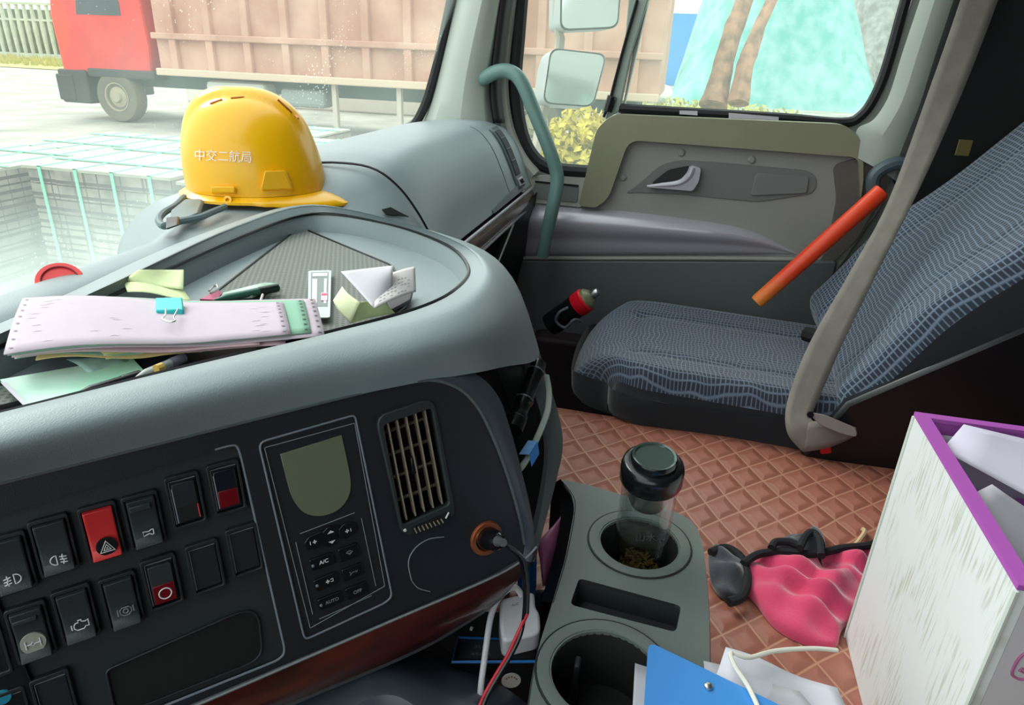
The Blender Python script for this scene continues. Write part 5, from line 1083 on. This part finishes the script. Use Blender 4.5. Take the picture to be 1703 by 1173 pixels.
bm = NB(); blob(bm, [(1290, 912), (1315, 905), (1335, 908), (1340, 895), (1352, 890), (1366, 905), (1362, 930), (1320, 932), (1288, 926)], ZF, .034, (1335, 915)); obj('thumb_lining', bm, M_bfl, gl, sub=1, ang=180)
bm = NB(); tube(bm, [atz(x, y, ZF+.018) for x, y in ((1182, 920), (1208, 912), (1234, 930), (1242, 962), (1234, 992), (1212, 1002))], .007, 8, smooth=4); obj('piping', bm, M_bpipe, gl)
bm = NB(); tube(bm, [atz(x, y, ZF+.026) for x, y in ((1236, 938), (1262, 922), (1300, 918), (1345, 922), (1375, 918), (1400, 912), (1440, 908), (1460, 902))], .006, 8, smooth=4); obj('piping', bm, M_bpipe, gl)
bm = NB(); tube(bm, [atz(x, y, ZF+.034) for x, y in ((1283, 912), (1290, 902), (1312, 902), (1328, 908))], .006, 8, smooth=4); tube(bm, [atz(x, y, ZF+.040) for x, y in ((1330, 912), (1340, 892), (1352, 886), (1364, 900), (1366, 925))], .006, 8, smooth=4); obj('piping', bm, M_bpipe, gl)
# tassel end
bm = NB(); tube(bm, [atz(1418, 912, ZF+.01), atz(1430, 898, ZF+.012), atz(1438, 885, ZF+.012), atz(1434, 880, ZF+.012)], .004, 7, smooth=4); tag(obj('beige_cord_end', bm, mat('cord_beige', (196, 170, 130), .8)), 'small frayed beige cord end on the quilted cover beside the tall box', 'cord')
# tall box
BX = thing('storage_box', 'tall white patterned box with a bright purple rim, open at the top and full of papers', 'box', (.66, -.44, ZF)); BX['label'] = 'tall white patterned open box with a bright purple rim and papers inside'
x0, x1, y0, y1, zt_ = .511, .804, -.300, -.62, -.376
def box_mat():
    M = mat('box_print', (222, 226, 220), .5); N, L, b = nodes(M); t = N.new('ShaderNodeTexCoord'); mp = N.new('ShaderNodeMapping'); mp.inputs['Rotation'].default_value = (0, math.radians(-50), 0); mp.inputs['Scale'].default_value = (280, 8, 16)
    n = N.new('ShaderNodeTexNoise'); n.inputs['Scale'].default_value = 1; n.inputs['Detail'].default_value = 2; n.inputs['Distortion'].default_value = .3
    n2 = N.new('ShaderNodeTexNoise'); n2.inputs['Scale'].default_value = 13; L.new(t.outputs['Object'], n2.inputs[0]); L.new(t.outputs['Object'], mp.inputs[0]); L.new(mp.outputs[0], n.inputs[0])
    r = N.new('ShaderNodeValToRGB'); r.color_ramp.elements[0].position = .52; r.color_ramp.elements[1].position = .60; L.new(n.outputs[0], r.inputs[0])
    r2 = N.new('ShaderNodeValToRGB'); r2.color_ramp.elements[0].position = .42; r2.color_ramp.elements[1].position = .56; L.new(n2.outputs[0], r2.inputs[0])
    mx = N.new('ShaderNodeMix'); mx.data_type = 'RGBA'; mx.inputs['A'].default_value = lin((222, 225, 226)); mx.inputs['B'].default_value = lin((196, 199, 188)); L.new(math_node(N, L, 'MULTIPLY', r.outputs[0], r2.outputs[0]), mx.inputs['Factor']); L.new(mx.outputs['Result'], b.inputs['Base Color'])
    return M
M_bx = box_mat()
th = .009
bm = NB(); prism(bm, [V((x0, y0, ZF)), V((x1, y0, ZF)), V((x1, y0, zt_-.002)), V((x0, y0, zt_-.002))], (0, -th, 0)); obj('patterned_side', bm, M_bx, BX, smooth=False)
bm = NB(); prism(bm, [V((x0, y0-th-.0003, ZF)), V((x0, y1, ZF)), V((x0, y1, zt_-.002)), V((x0, y0-th-.0003, zt_-.002))], (th, 0, 0)); fr_ = obj('plain_side', bm, M_greyw, BX, smooth=False)
bm = NB(); prism(bm, [V((x1, y0-th, ZF)), V((x1, y1, ZF)), V((x1, y1, zt_-.002)), V((x1, y0-th, zt_-.002))], (-th, 0, 0)); obj('far_side', bm, M_purple, BX, smooth=False)
bm = NB(); prism(bm, [V((x0, y1, ZF)), V((x1, y1, ZF)), V((x1, y1, zt_-.002)), V((x0, y1, zt_-.002))], (0, th, 0)); obj('rear_side', bm, M_greyw, BX, smooth=False)
bm = NB(); box(bm, ((x0+x1)/2, (y0+y1)/2, ZF+.004), (x1-x0-.002, y0-y1-.002, .006)); obj('bottom', bm, M_greyw, BX, smooth=False)
bm = NB(); prism(bm, [V((x0-.001, y0+.001, zt_-.003)), V((x1+.001, y0+.001, zt_-.003)), V((x1+.001, y1, zt_-.003)), V((x0-.001, y1, zt_-.003))], (0, 0, .005), [[V((x0+th+.004, y0-th-.004, zt_-.003)), V((x1-th-.002, y0-th-.004, zt_-.003)), V((x1-th-.002, y1+th, zt_-.003)), V((x0+th+.004, y1+th, zt_-.003))]]); obj('purple_rim', bm, M_purple, BX, smooth=False)
bm = NB(); box(bm, (x0+th+.002, (y0+y1)/2, -.47), (.003, y0-y1-.03, .16)); box(bm, ((x0+x1)/2, y0-th-.002, -.47), (x1-x0-.03, .003, .16)); obj('purple_lining', bm, M_purpin, BX, smooth=False)
bm = NB(); tube(bm, [V((x0-.001, y0+.001, ZF)), V((x0-.001, y0+.001, zt_-.004))], .0022, 6); obj('corner_fold', bm, mat('fold_white', (214, 220, 212), .5), BX); bm = NB(); tube(bm, [V((x1, y0+.001, ZF)), V((x1, y0+.001, zt_-.004))], .0018, 6); obj('corner_fold', bm, mat('fold_white', (214, 220, 212), .5), BX)
bm = NB(); P_ = [atx(x, y, x0-.0008) for x, y in ((1683, 1118), (1700, 1090), (1730, 1085), (1735, 1125), (1705, 1130), (1690, 1128))]; tube(bm, P_, .0011, 6, closed=True, smooth=4); P2_ = [atx(x, y, x0-.0008) for x, y in ((1695, 1116), (1700, 1112), (1706, 1116), (1703, 1120))]; tube(bm, P2_, .001, 5, closed=True); obj('pink_emblem', bm, mat('emblem_pink', (176, 96, 140), .6), BX)
def boxsheet(name, label, q, m_, f=None):
    bm = NB(); sheet(bm, q, 8, 8, f); return tag(obj(name, bm, m_, solid=.0008), label, 'paper')
M_pl = mat('paper_lilac_white', (206, 200, 218), .8)
boxsheet('box_paper', 'large curved lilac-white sheet standing at the far end inside the purple-rimmed box', [aty(1566, 748, -.318), aty(1603, 706, -.335), V((.775, -.60, -.40)), V((.62, -.60, -.47))], M_pl, lambda u, v: .012*math.sin(v*3.1))
boxsheet('box_paper', 'smaller white sheet with a raised corner in the middle of the purple-rimmed box', [aty(1600, 830, -.318), aty(1650, 806, -.335), V((.66, -.46, -.44)), V((.56, -.40, -.50))], M_paper, lambda u, v: .006*math.sin(v*3.1))
boxsheet('box_paper', 'narrow pale sheet peeking above the far end inside the purple-rimmed box', [V((.790, -.325, -.46)), V((.790, -.325, -.392)), V((.792, -.50, -.392)), V((.792, -.50, -.46))], mat('paper_mauve', (176, 168, 186), .8))
bm = NB(); box(bm, ((x0+x1)/2+.01, (y0+y1)/2, -.56), (x1-x0-.03, y0-y1-.03, .10)); o = obj('paper_stack', bm, M_pl, smooth=False, bevel=.003); tag(o, 'block of stacked papers filling the lower part inside the purple-rimmed box', 'papers')
# blue board and white papers at the near edge
zb = ZC+.012
bd_ = thing('blue_board', 'bright blue plastic board with a small chrome rivet lying over the near cup well', 'clipboard', atz(1150, 1150, zb))
bm = NB(); prism(bm, rpoly([atz(x, y, zb) for x, y in ((1078, 1070), (1305, 1180), (1420, 1330), (1060, 1330))], [.010, .01, .01, .01], 4), (0, 0, .0025)); obj('board', bm, M_blue, bd_, bevel=.0006)
bm = NB(); lathe(bm, [(0, .0030), (.0022, .0030), (.0036, .0022), (.0040, 0)], atz(1178, 1143, zb+.0030), (0, 0, 1), 20, caps=False); obj('rivet', bm, M_steel, bd_)
bm = NB(); sheet(bm, [atz(1056, 1104, zb-.005), atz(1082, 1112, zb-.005), atz(1082, 1290, zb-.006), atz(1046, 1290, zb-.006)], 6, 6); tag(obj('loose_paper', bm, M_paper, solid=.001), 'strip of white paper showing at the left edge of the blue board', 'paper')
bm = NB(); sheet(bm, [atz(1170, 1100, zb-.003), atz(1330, 1150, zb-.012), atz(1480, 1330, zb-.03), atz(1200, 1330, zb-.01)], 10, 8, lambda u, v: .002*math.sin(u*6)); tag(obj('loose_paper', bm, M_paper, solid=.001), 'flat white paper lying under the right edge of the blue board', 'paper')
bm = NB(); sheet(bm, [atz(1207, 1077, zb+.004), atz(1390, 1146, zb-.03), atz(1460, 1300, zb-.04), atz(1190, 1128, zb-.002)], 10, 8, lambda u, v: .003*math.sin(u*7)); tag(obj('loose_paper', bm, mat('paper_cool', (216, 214, 226), .8), solid=.001), 'raised white sheet behind the blue board reaching to the tall box', 'paper')
bm = NB(); tube(bm, [atz(*p) for p in ((1392, 1082, zb-.02), (1350, 1079, zb-.01), (1290, 1083, zb+.0), (1245, 1094, zb+.010), (1216, 1086, zb+.014), (1222, 1108, zb+.012), (1243, 1140, zb+.008), (1262, 1180, zb+.008), (1285, 1240, zb+.008))], .0022, 8, smooth=6); tag(obj('thin_white_cable', bm, mat('cable_cream', (228, 224, 212), .5)), 'thin cream cable looping over the white sheet beside the blue board', 'cable')

# ================================================================ OUTSIDE
ZG = -1.9
def ground_mat():
    M = mat('yard_concrete', (150, 150, 138), .9); N, L, b = nodes(M); t = N.new('ShaderNodeTexCoord'); n = N.new('ShaderNodeTexNoise'); n.inputs['Scale'].default_value = .9; n.inputs['Detail'].default_value = 8
    r = N.new('ShaderNodeValToRGB'); e = r.color_ramp.elements; e[0].position = .3; e[0].color = lin((132, 134, 122)); e[1].position = .7; e[1].color = lin((178, 176, 164)); L.new(t.outputs['Object'], n.inputs[0]); L.new(n.outputs[0], r.inputs[0]); L.new(r.outputs[0], b.inputs['Base Color']); return M
bm = NB(); box(bm, (35, 10, ZG-.05), (110, 140, .1)); g_ = struct('ground', bm, ground_mat(), smooth=False)
M_grass = mat('verge_grass', (150, 158, 84), .95, var=.3, vscale=3, col2=(190, 176, 110)); M_leaf = mat('yellow_leaf', (190, 170, 62), .8, var=.3, vscale=4)
bm = NB()
for i in range(2600):
    x = rd.uniform(31, 37); y = 25+rd.random()*22; h = rd.uniform(.1, .4); a = rd.random()*3.14; p = V((x, y, ZG)); q = V((math.cos(a), math.sin(a), 0))*.07
    bm.faces.new([bm.verts.new(p-q), bm.verts.new(p+q), bm.verts.new(p+V((0, 0, h))+q*.5)])
bm2 = bmesh.ops.create_grid(bm, x_segments=6, y_segments=6, size=1); 
for v in bm2['verts']: v.co = V((33.6+v.co.x*4.5, 36+v.co.y*13, ZG+.03))
o = obj('grass_strip', bm, M_grass, smooth=False); o['kind'] = 'stuff'; tag(o, 'yellow-green grass strip along the foot of the fence', 'grass')
# baluster fence far left
fe = thing('baluster_fence', 'pale concrete baluster fence beyond the grass at the far left', 'fence', (38, 40, ZG)); M_fe = mat('fence_concrete', (178, 186, 172), .8, var=.1, vscale=3)
bm = NB(); box(bm, (38.6, 42, ZG+.15), (.3, 22, .3)); obj('fence_plinth', bm, M_fe, fe, smooth=False)
bm = NB(); box(bm, (38.6, 42, ZG+3.1), (.25, 22, .14)); box(bm, (38.6, 42, ZG+2.2), (.16, 22, .12)); obj('fence_rail', bm, M_fe, fe, smooth=False)
for k in range(36):
    bm = NB(); tube(bm, [V((38.6, 32+k*.56, ZG+.3)), V((38.6, 32+k*.56, ZG+1.7)), V((38.6, 32+k*.56, ZG+3.1))], [.11, .15, .10], 8); obj('baluster', bm, M_fe, fe)
bm = NB(); box(bm, (39.6, 42, ZG+1.4), (.2, 30, 2.8)); tag(obj('hedge', bm, mat('hedge_dark_green', (84, 110, 92), .95, var=.4, vscale=2)), 'dark green hedge behind the baluster fence', 'hedge')
# dump truck
TK = thing('dump_truck', 'dump truck with a red cab and a faded pinkish ribbed bed parked across the yard', 'truck', (15, 7, ZG))
M_tred = mat('truck_red', (214, 52, 44), .4, var=.1, vscale=2); M_bed = mat('bed_faded_pink', (206, 164, 142), .7, col2=(182, 132, 112), vscale=1.2); M_tblk = mat('truck_black', (56, 60, 58), .7); M_tire = mat('tire_dusty', (104, 100, 84), .9); M_chr = mat('truck_chassis_teal_grey', (70, 92, 92), .8)
M_tglass = mat('truck_glass', (60, 70, 74), .1)
TX = 13.6
def tb(name, x0_, x1_, ya, yb, za, zb_, m_, bev=.04, par=TK): bm = NB(); box(bm, ((x0_+x1_)/2, (ya+yb)/2, (za+zb_)/2), (x1_-x0_, yb-ya, zb_-za)); return obj(name, bm, m_, par, bevel=bev, smooth=False)
cabp = [(13.55, -.95), (13.60, .25), (13.35, 1.35), (11.35, 1.40), (11.25, -.35), (11.3, -.85), (13.0, -.90)]
bm = NB(); prism(bm, [V((TX, y, z)) for y, z in cabp], (2.4, 0, 0)); obj('cab', bm, M_tred, TK, bevel=.06, smooth=False)
bm = NB(); prism(bm, [V((TX-.01, y, z)) for y, z in ((12.9, .25), (12.75, 1.0), (11.8, 1.02), (11.8, .25))], (.03, 0, 0)); obj('cab_window', bm, M_tglass, TK, smooth=False)
tb('cab_step', TX-.02, TX+.5, 12.95, 13.7, -1.55, -.85, M_tblk); tb('bumper', TX-.05, TX+2.45, 13.3, 13.75, -1.5, -.95, M_tblk); tb('mudguard', TX-.03, TX+.5, 11.2, 12.9, -.98, -.8, M_tblk)
tb('chassis', TX+.4, TX+1.9, 1.0, 13.2, -1.15, -.8, M_chr)
bed = tb('bed', TX-.05, TX+2.4, .6, 11.0, -.80, 1.6, M_bed)
for k in range(12): tb('bed_rib', TX-.17, TX-.04, 1.0+k*.86, 1.16+k*.86, -.78, 1.6, M_bed, .02, bed)
tb('bed_rail', TX-.20, TX-.04, .6, 11.0, -.16, -.04, M_bed, .02, bed); tb('bed_rail', TX-.20, TX-.04, .6, 11.0, -.86, -.72, mat('bed_rail_pale', (206, 184, 160), .7), .02, bed)
for y in (12.25, 4.3, 2.9):
    bm = NB(); lathe(bm, [(.24, .02), (.30, -.02), (.50, -.02), (.53, .03), (.53, .27), (.48, .30)], (TX, y, ZG+.53), (1, 0, 0), 36, caps=True); wh = obj('wheel', bm, M_tire, TK)
    bm = NB(); lathe(bm, [(0, -.06), (.10, -.06), (.12, -.0), (.26, .03), (.28, -.03), (.30, -.03)], (TX, y, ZG+.53), (1, 0, 0), 28, caps=False); obj('hub', bm, mat('hub_tan', (160, 150, 124), .7), wh)
tb('fuel_tank', TX-.02, TX+.6, 8.6, 10.0, -1.45, -.92, mat('tank_pale', (206, 210, 204), .5), .1); tb('air_tank', TX+.05, TX+.5, 7.3, 8.3, -1.35, -1.0, mat('tank_grey', (140, 150, 148), .5), .08)
for y in (5.6, 7.0): tb('chassis_post', TX+.0, TX+.12, y, y+.1, -1.7, -.85, mat('post_pale', (200, 190, 176), .7), .01)
# pale barrier visible under the truck
bm = NB(); box(bm, (19, 8, ZG+.45), (.5, 13, .9)); tag(obj('road_barrier', bm, mat('barrier_white', (214, 212, 202), .8, var=.05, vscale=2), bevel=.05), 'long pale barrier seen under the dump truck', 'barrier')
# strapped pallets of paving blocks
def block_mat():
    M = mat('paving_blocks', (132, 128, 118), .9); N, L, b = nodes(M); t = N.new('ShaderNodeTexCoord'); s = N.new('ShaderNodeSeparateXYZ'); L.new(t.outputs['Object'], s.inputs[0])
    fs = []
    for ax, k, lw_ in (('X', 10, .03), ('Y', 5, .03), ('Z', 10, .12)):
        d = math_node(N, L, 'ABSOLUTE', math_node(N, L, 'SUBTRACT', math_node(N, L, 'FRACT', math_node(N, L, 'MULTIPLY_ADD', s.outputs[ax], k, .03)), .5)); fs.append(math_node(N, L, 'GREATER_THAN', d, .5-lw_))
    f = math_node(N, L, 'MAXIMUM', math_node(N, L, 'MAXIMUM', fs[0], fs[1]), fs[2]); mx = N.new('ShaderNodeMix'); mx.data_type = 'RGBA'; n = N.new('ShaderNodeTexNoise'); n.inputs['Scale'].default_value = 6; L.new(t.outputs['Object'], n.inputs[0])
    r = N.new('ShaderNodeValToRGB'); r.color_ramp.elements[0].position = .35; r.color_ramp.elements[1].position = .65; r.color_ramp.elements[0].color = lin((104, 100, 92)); r.color_ramp.elements[1].color = lin((146, 142, 130)); L.new(n.outputs[0], r.inputs[0])
    L.new(r.outputs[0], mx.inputs['A']); mx.inputs['B'].default_value = lin((60, 56, 54)); L.new(f, mx.inputs['Factor']); L.new(mx.outputs['Result'], b.inputs['Base Color']); return M
M_blkp = block_mat(); M_strap = mat('strap_mint', (120, 214, 178), .5); M_dirt = mat('block_side_dark', (96, 92, 88), .9, var=.25, vscale=20)
lab = {0: 'strapped block stack nearest the windshield, left of the hard hat', 1: 'strapped block stack hidden mostly behind the yellow hard hat'}
def pallet(x0_, y0_, sx_, sy_, zt__, label):
    P = thing('paving_block_stack', label, 'block stack', (x0_+sx_/2, y0_+sy_/2, ZG), 'strapped stacks of paving blocks')
    nx = 4; hz = (zt__-ZG-.12)
    bm = NB(); rnd = random.Random(int(x0_*100+y0_*37))
    for k in range(8):
        for j in range(int(sy_/.2)):
            dx = rnd.uniform(-.012, .012); box(bm, (x0_+sx_/2+dx, y0_+.1+j*sy_/int(sy_/.2), ZG+.12+hz*(k+.5)/8), (sx_, sy_/int(sy_/.2)-.012, hz/8-.012), mi=0)
    o = obj('blocks', bm, M_blkp, P, smooth=False); o['kind'] = 'stuff'
    bm = NB(); box(bm, (x0_+sx_/2, y0_+sy_/2, zt__+.005), (sx_+.02, sy_+.02, .02)); obj('top_slab', bm, mat('slab_pale', (160, 163, 148), .9, var=.06, vscale=5), P, smooth=False)
    bm = NB(); 
    for k in range(3): box(bm, (x0_+sx_/2, y0_+.08+k*(sy_-.16)/2, ZG+.05), (sx_, .12, .1))
    obj('pallet_base', bm, mat('pallet_wood', (120, 100, 76), .9), P, smooth=False)
    for k in range(4):
        y = y0_+sy_*(k+.5)/4; bm = NB(); e_ = .02
        for a, b in (((x0_-e_, y-.012, ZG+.12), (x0_+sx_+e_, y+.012, zt__+e_)),):
            xa, ya, za = a; xb, yb, zb__ = b
            prism(bm, [V((xa, ya, za)), V((xa, yb, za)), V((xa, yb, zb__)), V((xa, ya, zb__))], (.006, 0, 0)); prism(bm, [V((xa, ya, zb__)), V((xb, ya, zb__)), V((xb, yb, zb__)), V((xa, yb, zb__))], (0, 0, -.006))
        obj('strap', bm, M_strap, P, smooth=False)
    for k in range(2):
        x = x0_+sx_*(k+.5)/2; bm = NB(); prism(bm, [V((x-.014, y0_-.02, zt__+.022)), V((x+.014, y0_-.02, zt__+.022)), V((x+.014, y0_+sy_+.02, zt__+.022)), V((x-.014, y0_+sy_+.02, zt__+.022))], (0, 0, .006)); obj('strap', bm, M_strap, P, smooth=False)
pallet(4.05, 3.35, 1.15, 1.2, -.92, 'block stack with mint straps just left of the hard hat, nearest the windshield')
pallet(4.0, 2.05, 1.15, 1.2, -.93, 'block stack with mint straps mostly hidden behind the yellow hard hat')
pallet(3.75, 4.70, 1.15, 1.2, -.95, 'block stack with mint straps at the left edge of the windshield view')
pallet(5.35, 3.2, 1.15, 1.2, -.94, 'block stack with mint straps one row behind, left above the hard hat')
pallet(5.30, 4.75, 1.15, 1.2, -1.02, 'block stack with mint straps in the second row at the far left')
pallet(5.4, 1.9, 1.15, 1.2, -.95, 'block stack with mint straps in the second row behind the hard hat')
pallet(6.7, 3.9, 1.15, 1.2, -1.0, 'block stack with mint straps in the third row towards the dump truck')
# door mirrors
mm = thing('door_mirror', 'pair of square grey truck mirrors on one stem outside the passenger door', 'mirror', atd(925, 60, 2.35)); M_mh = mat('mirror_shell', (156, 158, 158), .5); M_mf = mat('mirror_face', (222, 226, 224), .12, metal=.85)
def mirror(q, back, D, thick):
    bm = NB(); P = rpoly([atd(x, y, D) for x, y in q], .03, 5); F_ = P
    c = sum(P, V((0, 0, 0)))/len(P); B_ = [atd(*p, D+thick) for p in back]; bc_ = sum(B_, V((0, 0, 0)))/len(B_); sh2 = bc_-c
    R1_ = [c+(p-c)*1.06 for p in P]; R2 = [c+sh2*.5+(p-c)*1.04+CF*thick*.4 for p in P]; R3 = [c+sh2*.9+(p-c)*.86+CF*thick for p in P]
    loft(bm, [R1_, R2, R3], closed=True); bm.faces.new([bm.verts.new(p) for p in R3]); sh3 = obj('shell', bm, M_mh, mm, ang=60)
    bm = NB(); prism(bm, F_, CF*.004); obj('mirror_glass', bm, M_mf, sh3, smooth=False)
mirror([(918, 82), (1007, 92), (985, 176), (905, 170)], [(895, 80), (960, 86), (950, 180), (893, 172)], 2.30, .08)
mirror([(936, -70), (1034, -66), (1026, 44), (934, 48)], [(915, -70), (990, -66), (985, 44), (918, 42)], 2.30, .08)
bm = NB(); tube(bm, [atd(*p) for p in ((926, -120, 2.36), (928, 40, 2.36), (930, 80, 2.36), (900, 200, 2.36), (893, 240, 2.30), (880, 300, 2.05))], .017, 10, smooth=3); obj('stem', bm, mat('stem_brown_grey', (150, 136, 118), .5), mm)
# blue hoarding, green netted bank, trees, bushes, debris
bm = NB(); box(bm, (45.5, -.4, ZG+1.9), (.1, 5.2, 4.0)); tag(obj('blue_hoarding', bm, mat('hoarding_blue', (70, 160, 232), .6, var=.05, vscale=1), smooth=False), 'flat bright blue hoarding panel behind the trees', 'hoarding')
bm = NB(); rn = random.Random(7)
prf = [(-.2, .4), (-1.2, 3.2), (-2.5, 8.5), (-4, 9), (-6.5, 8.2), (-9, 5.5), (-10.5, 1.2), (-11.5, .2)]
M_net = mat('green_net', (104, 172, 164), .9, col2=(150, 190, 190), vscale=1.6, bump=1, bscale=3); M_rub2 = mat('grey_rubble', (150, 148, 142), .95, var=.25, vscale=3)
def bank(bm, ys, hs, x0__, dep, jit=.25):
    n_ = 40; rows_ = []
    for i in range(n_+1):
        t = i/n_; y = ys[0]+(ys[-1]-ys[0])*t; k = min(int(t*(len(hs)-1)), len(hs)-2); f = t*(len(hs)-1)-k; h = hs[k]*(1-f)+hs[k+1]*f
        rows_.append([V((x0__+dep*s/10+rn.uniform(-jit, jit)*.6, y, ZG+h*math.sin(s/10*math.pi/2)+rn.uniform(-jit, jit)*min(1, h)*.5*(s > 0))) for s in range(11)])
    loft(bm, rows_); return bm
tag(obj('netted_bank', bank(bm, (.9, -7.4), (.6, 4.5, 9, 10, 10, 10, 9.5, 7.5, 5.5, 3.2, .3), 30, 7), M_net, sub=1), 'tall earth bank covered with turquoise green netting beyond the passenger door', 'bank')
bm = NB(); tag(obj('rubble_bank', bank(bm, (-5.5, -22), (3, 8, 9, 9, 9, 9, 9), 37.5, 8, .6), M_rub2), 'grey rubble slope to the right of the green netted bank', 'rubble')
M_bark = mat('bark_tan', (176, 132, 104), .95, col2=(120, 92, 74), vscale=5, bump=1, bscale=12)
def trunk(name, label, pts, r):
    bm = NB(); tube(bm, [atd(*p) for p in pts], r, 12, smooth=3)
    for v in bm.verts: v.co += V((rn.uniform(-.02, .02), rn.uniform(-.02, .02), 0))
    tag(obj(name, bm, M_bark), label, 'tree')
trunk('tree_trunk', 'thicker tan tree trunk leaning left of the forked pair outside the door window', ((1186, 176, 13.5), (1200, 120, 13.5), (1216, 60, 13.5), (1238, 0, 13.5), (1290, -160, 13.5)), [.27, .2, .19, .17, .15])
trunk('tree_trunk', 'thinner tree trunk leaning to the right of the thick one outside the door window', ((1228, 172, 13.2), (1240, 110, 13.2), (1258, 55, 13.2), (1283, 0, 13.2), (1350, -160, 13.2)), [.20, .16, .13, .10, .09])
def bush(name, label, c, R_, n_, m_, cat='bush'):
    bm = NB()
    for i in range(n_):
        q = V((rn.gauss(0, 1), rn.gauss(0, 1), rn.gauss(0, 1))).normalized()*rn.random()**.5; p = V((c[0]+q.x*R_[0], c[1]+q.y*R_[1], c[2]+abs(q.z)*R_[2])); a = V((rn.gauss(0, 1), rn.gauss(0, 1), rn.gauss(0, 1))).normalized()*.09; b = a.orthogonal().normalized()*.05
        bm.faces.new([bm.verts.new(p-a), bm.verts.new(p+b), bm.verts.new(p+a), bm.verts.new(p-b)])
    for i in range(10):
        q = rn.random()*6.28; tube(bm, [V((c[0], c[1], ZG)), V((c[0]+R_[0]*.6*math.cos(q), c[1]+R_[1]*.6*math.sin(q), c[2]+R_[2]*.6))], .015, 4)
    o = obj(name, bm, m_, smooth=False); tag(o, label, cat)
p = atz(965, 240, ZG); bush('yellow_bush', 'yellow bush seen through the front quarter glass below the mirrors', (p.x-3.4, p.y-.5, ZG+.02), (.85, .75, 1.0), 1500, M_leaf)
p = atz(1170, 175, ZG); bush('yellow_bush', 'low yellow-green weeds at the foot of the tree trunks', (p.x-8, p.y, ZG), (2.0, 3.4, .7), 1500, mat('weed_green', (176, 174, 92), .85, var=.3, vscale=3), 'weeds')
for k, (x, y, lab_) in enumerate(((1065, 165, 'dirty white sack on the ground left of the blue hoarding'), (1092, 163, 'dirty white sack nearer the blue hoarding'))):
    p = atz(x, y+6, ZG)*.55; p = V((p.x, p.y, ZG)) if False else atz(x, y+14-k*3, ZG); bm = NB(); bmesh.ops.create_uvsphere(bm, u_segments=20, v_segments=12, radius=1)
    for v in bm.verts: v.co = V((p.x+v.co.x*.7, p.y+v.co.y*.55, ZG+.38+v.co.z*.40+.06*math.sin(v.co.x*5+v.co.y*4)))
    tag(obj('white_sack', bm, mat('sack_white', (226, 222, 214), .8, var=.08, vscale=3)), lab_, 'sack')
p = atz(1066, 168, ZG); bm = NB(); bmesh.ops.create_uvsphere(bm, u_segments=18, v_segments=10, radius=1)
for v in bm.verts: v.co = V((p.x+v.co.x*.5, p.y+v.co.y*.45, ZG+.26+v.co.z*.28*(1+.2*math.sin(v.co.x*6))))
tag(obj('blue_tarp_bundle', bm, mat('tarp_blue', (52, 130, 206), .6)), 'small bundled blue tarp on the ground by the white sacks', 'tarp')
p = atz(966, 250, ZG); bm = NB(); bmesh.ops.create_icosphere(bm, subdivisions=2, radius=1)
for v in bm.verts: v.co = V((p.x+v.co.x*.16, p.y+v.co.y*.2, ZG+.10+v.co.z*.16*(1 if v.co.z > 0 else .5)))
tag(obj('white_stone', bm, mat('stone_white', (238, 234, 228), .8), smooth=False), 'small white stone on the ground seen through the quarter glass', 'stone')
bm = NB(); box(bm, (33.5, 3.2, ZG+1.6), (.4, 3.4, 3.2)); tag(obj('brick_wall', bm, mat('wall_tan', (178, 142, 116), .9, var=.15, vscale=3), smooth=False), 'tan brick wall end left of the blue hoarding', 'wall')
# ---------------------------------------------------------------- lift the working frame to the ground datum
for o in list(C.objects):
    if o.parent is None and o.type not in ('CAMERA', 'LIGHT'): o.location.z += LIFT
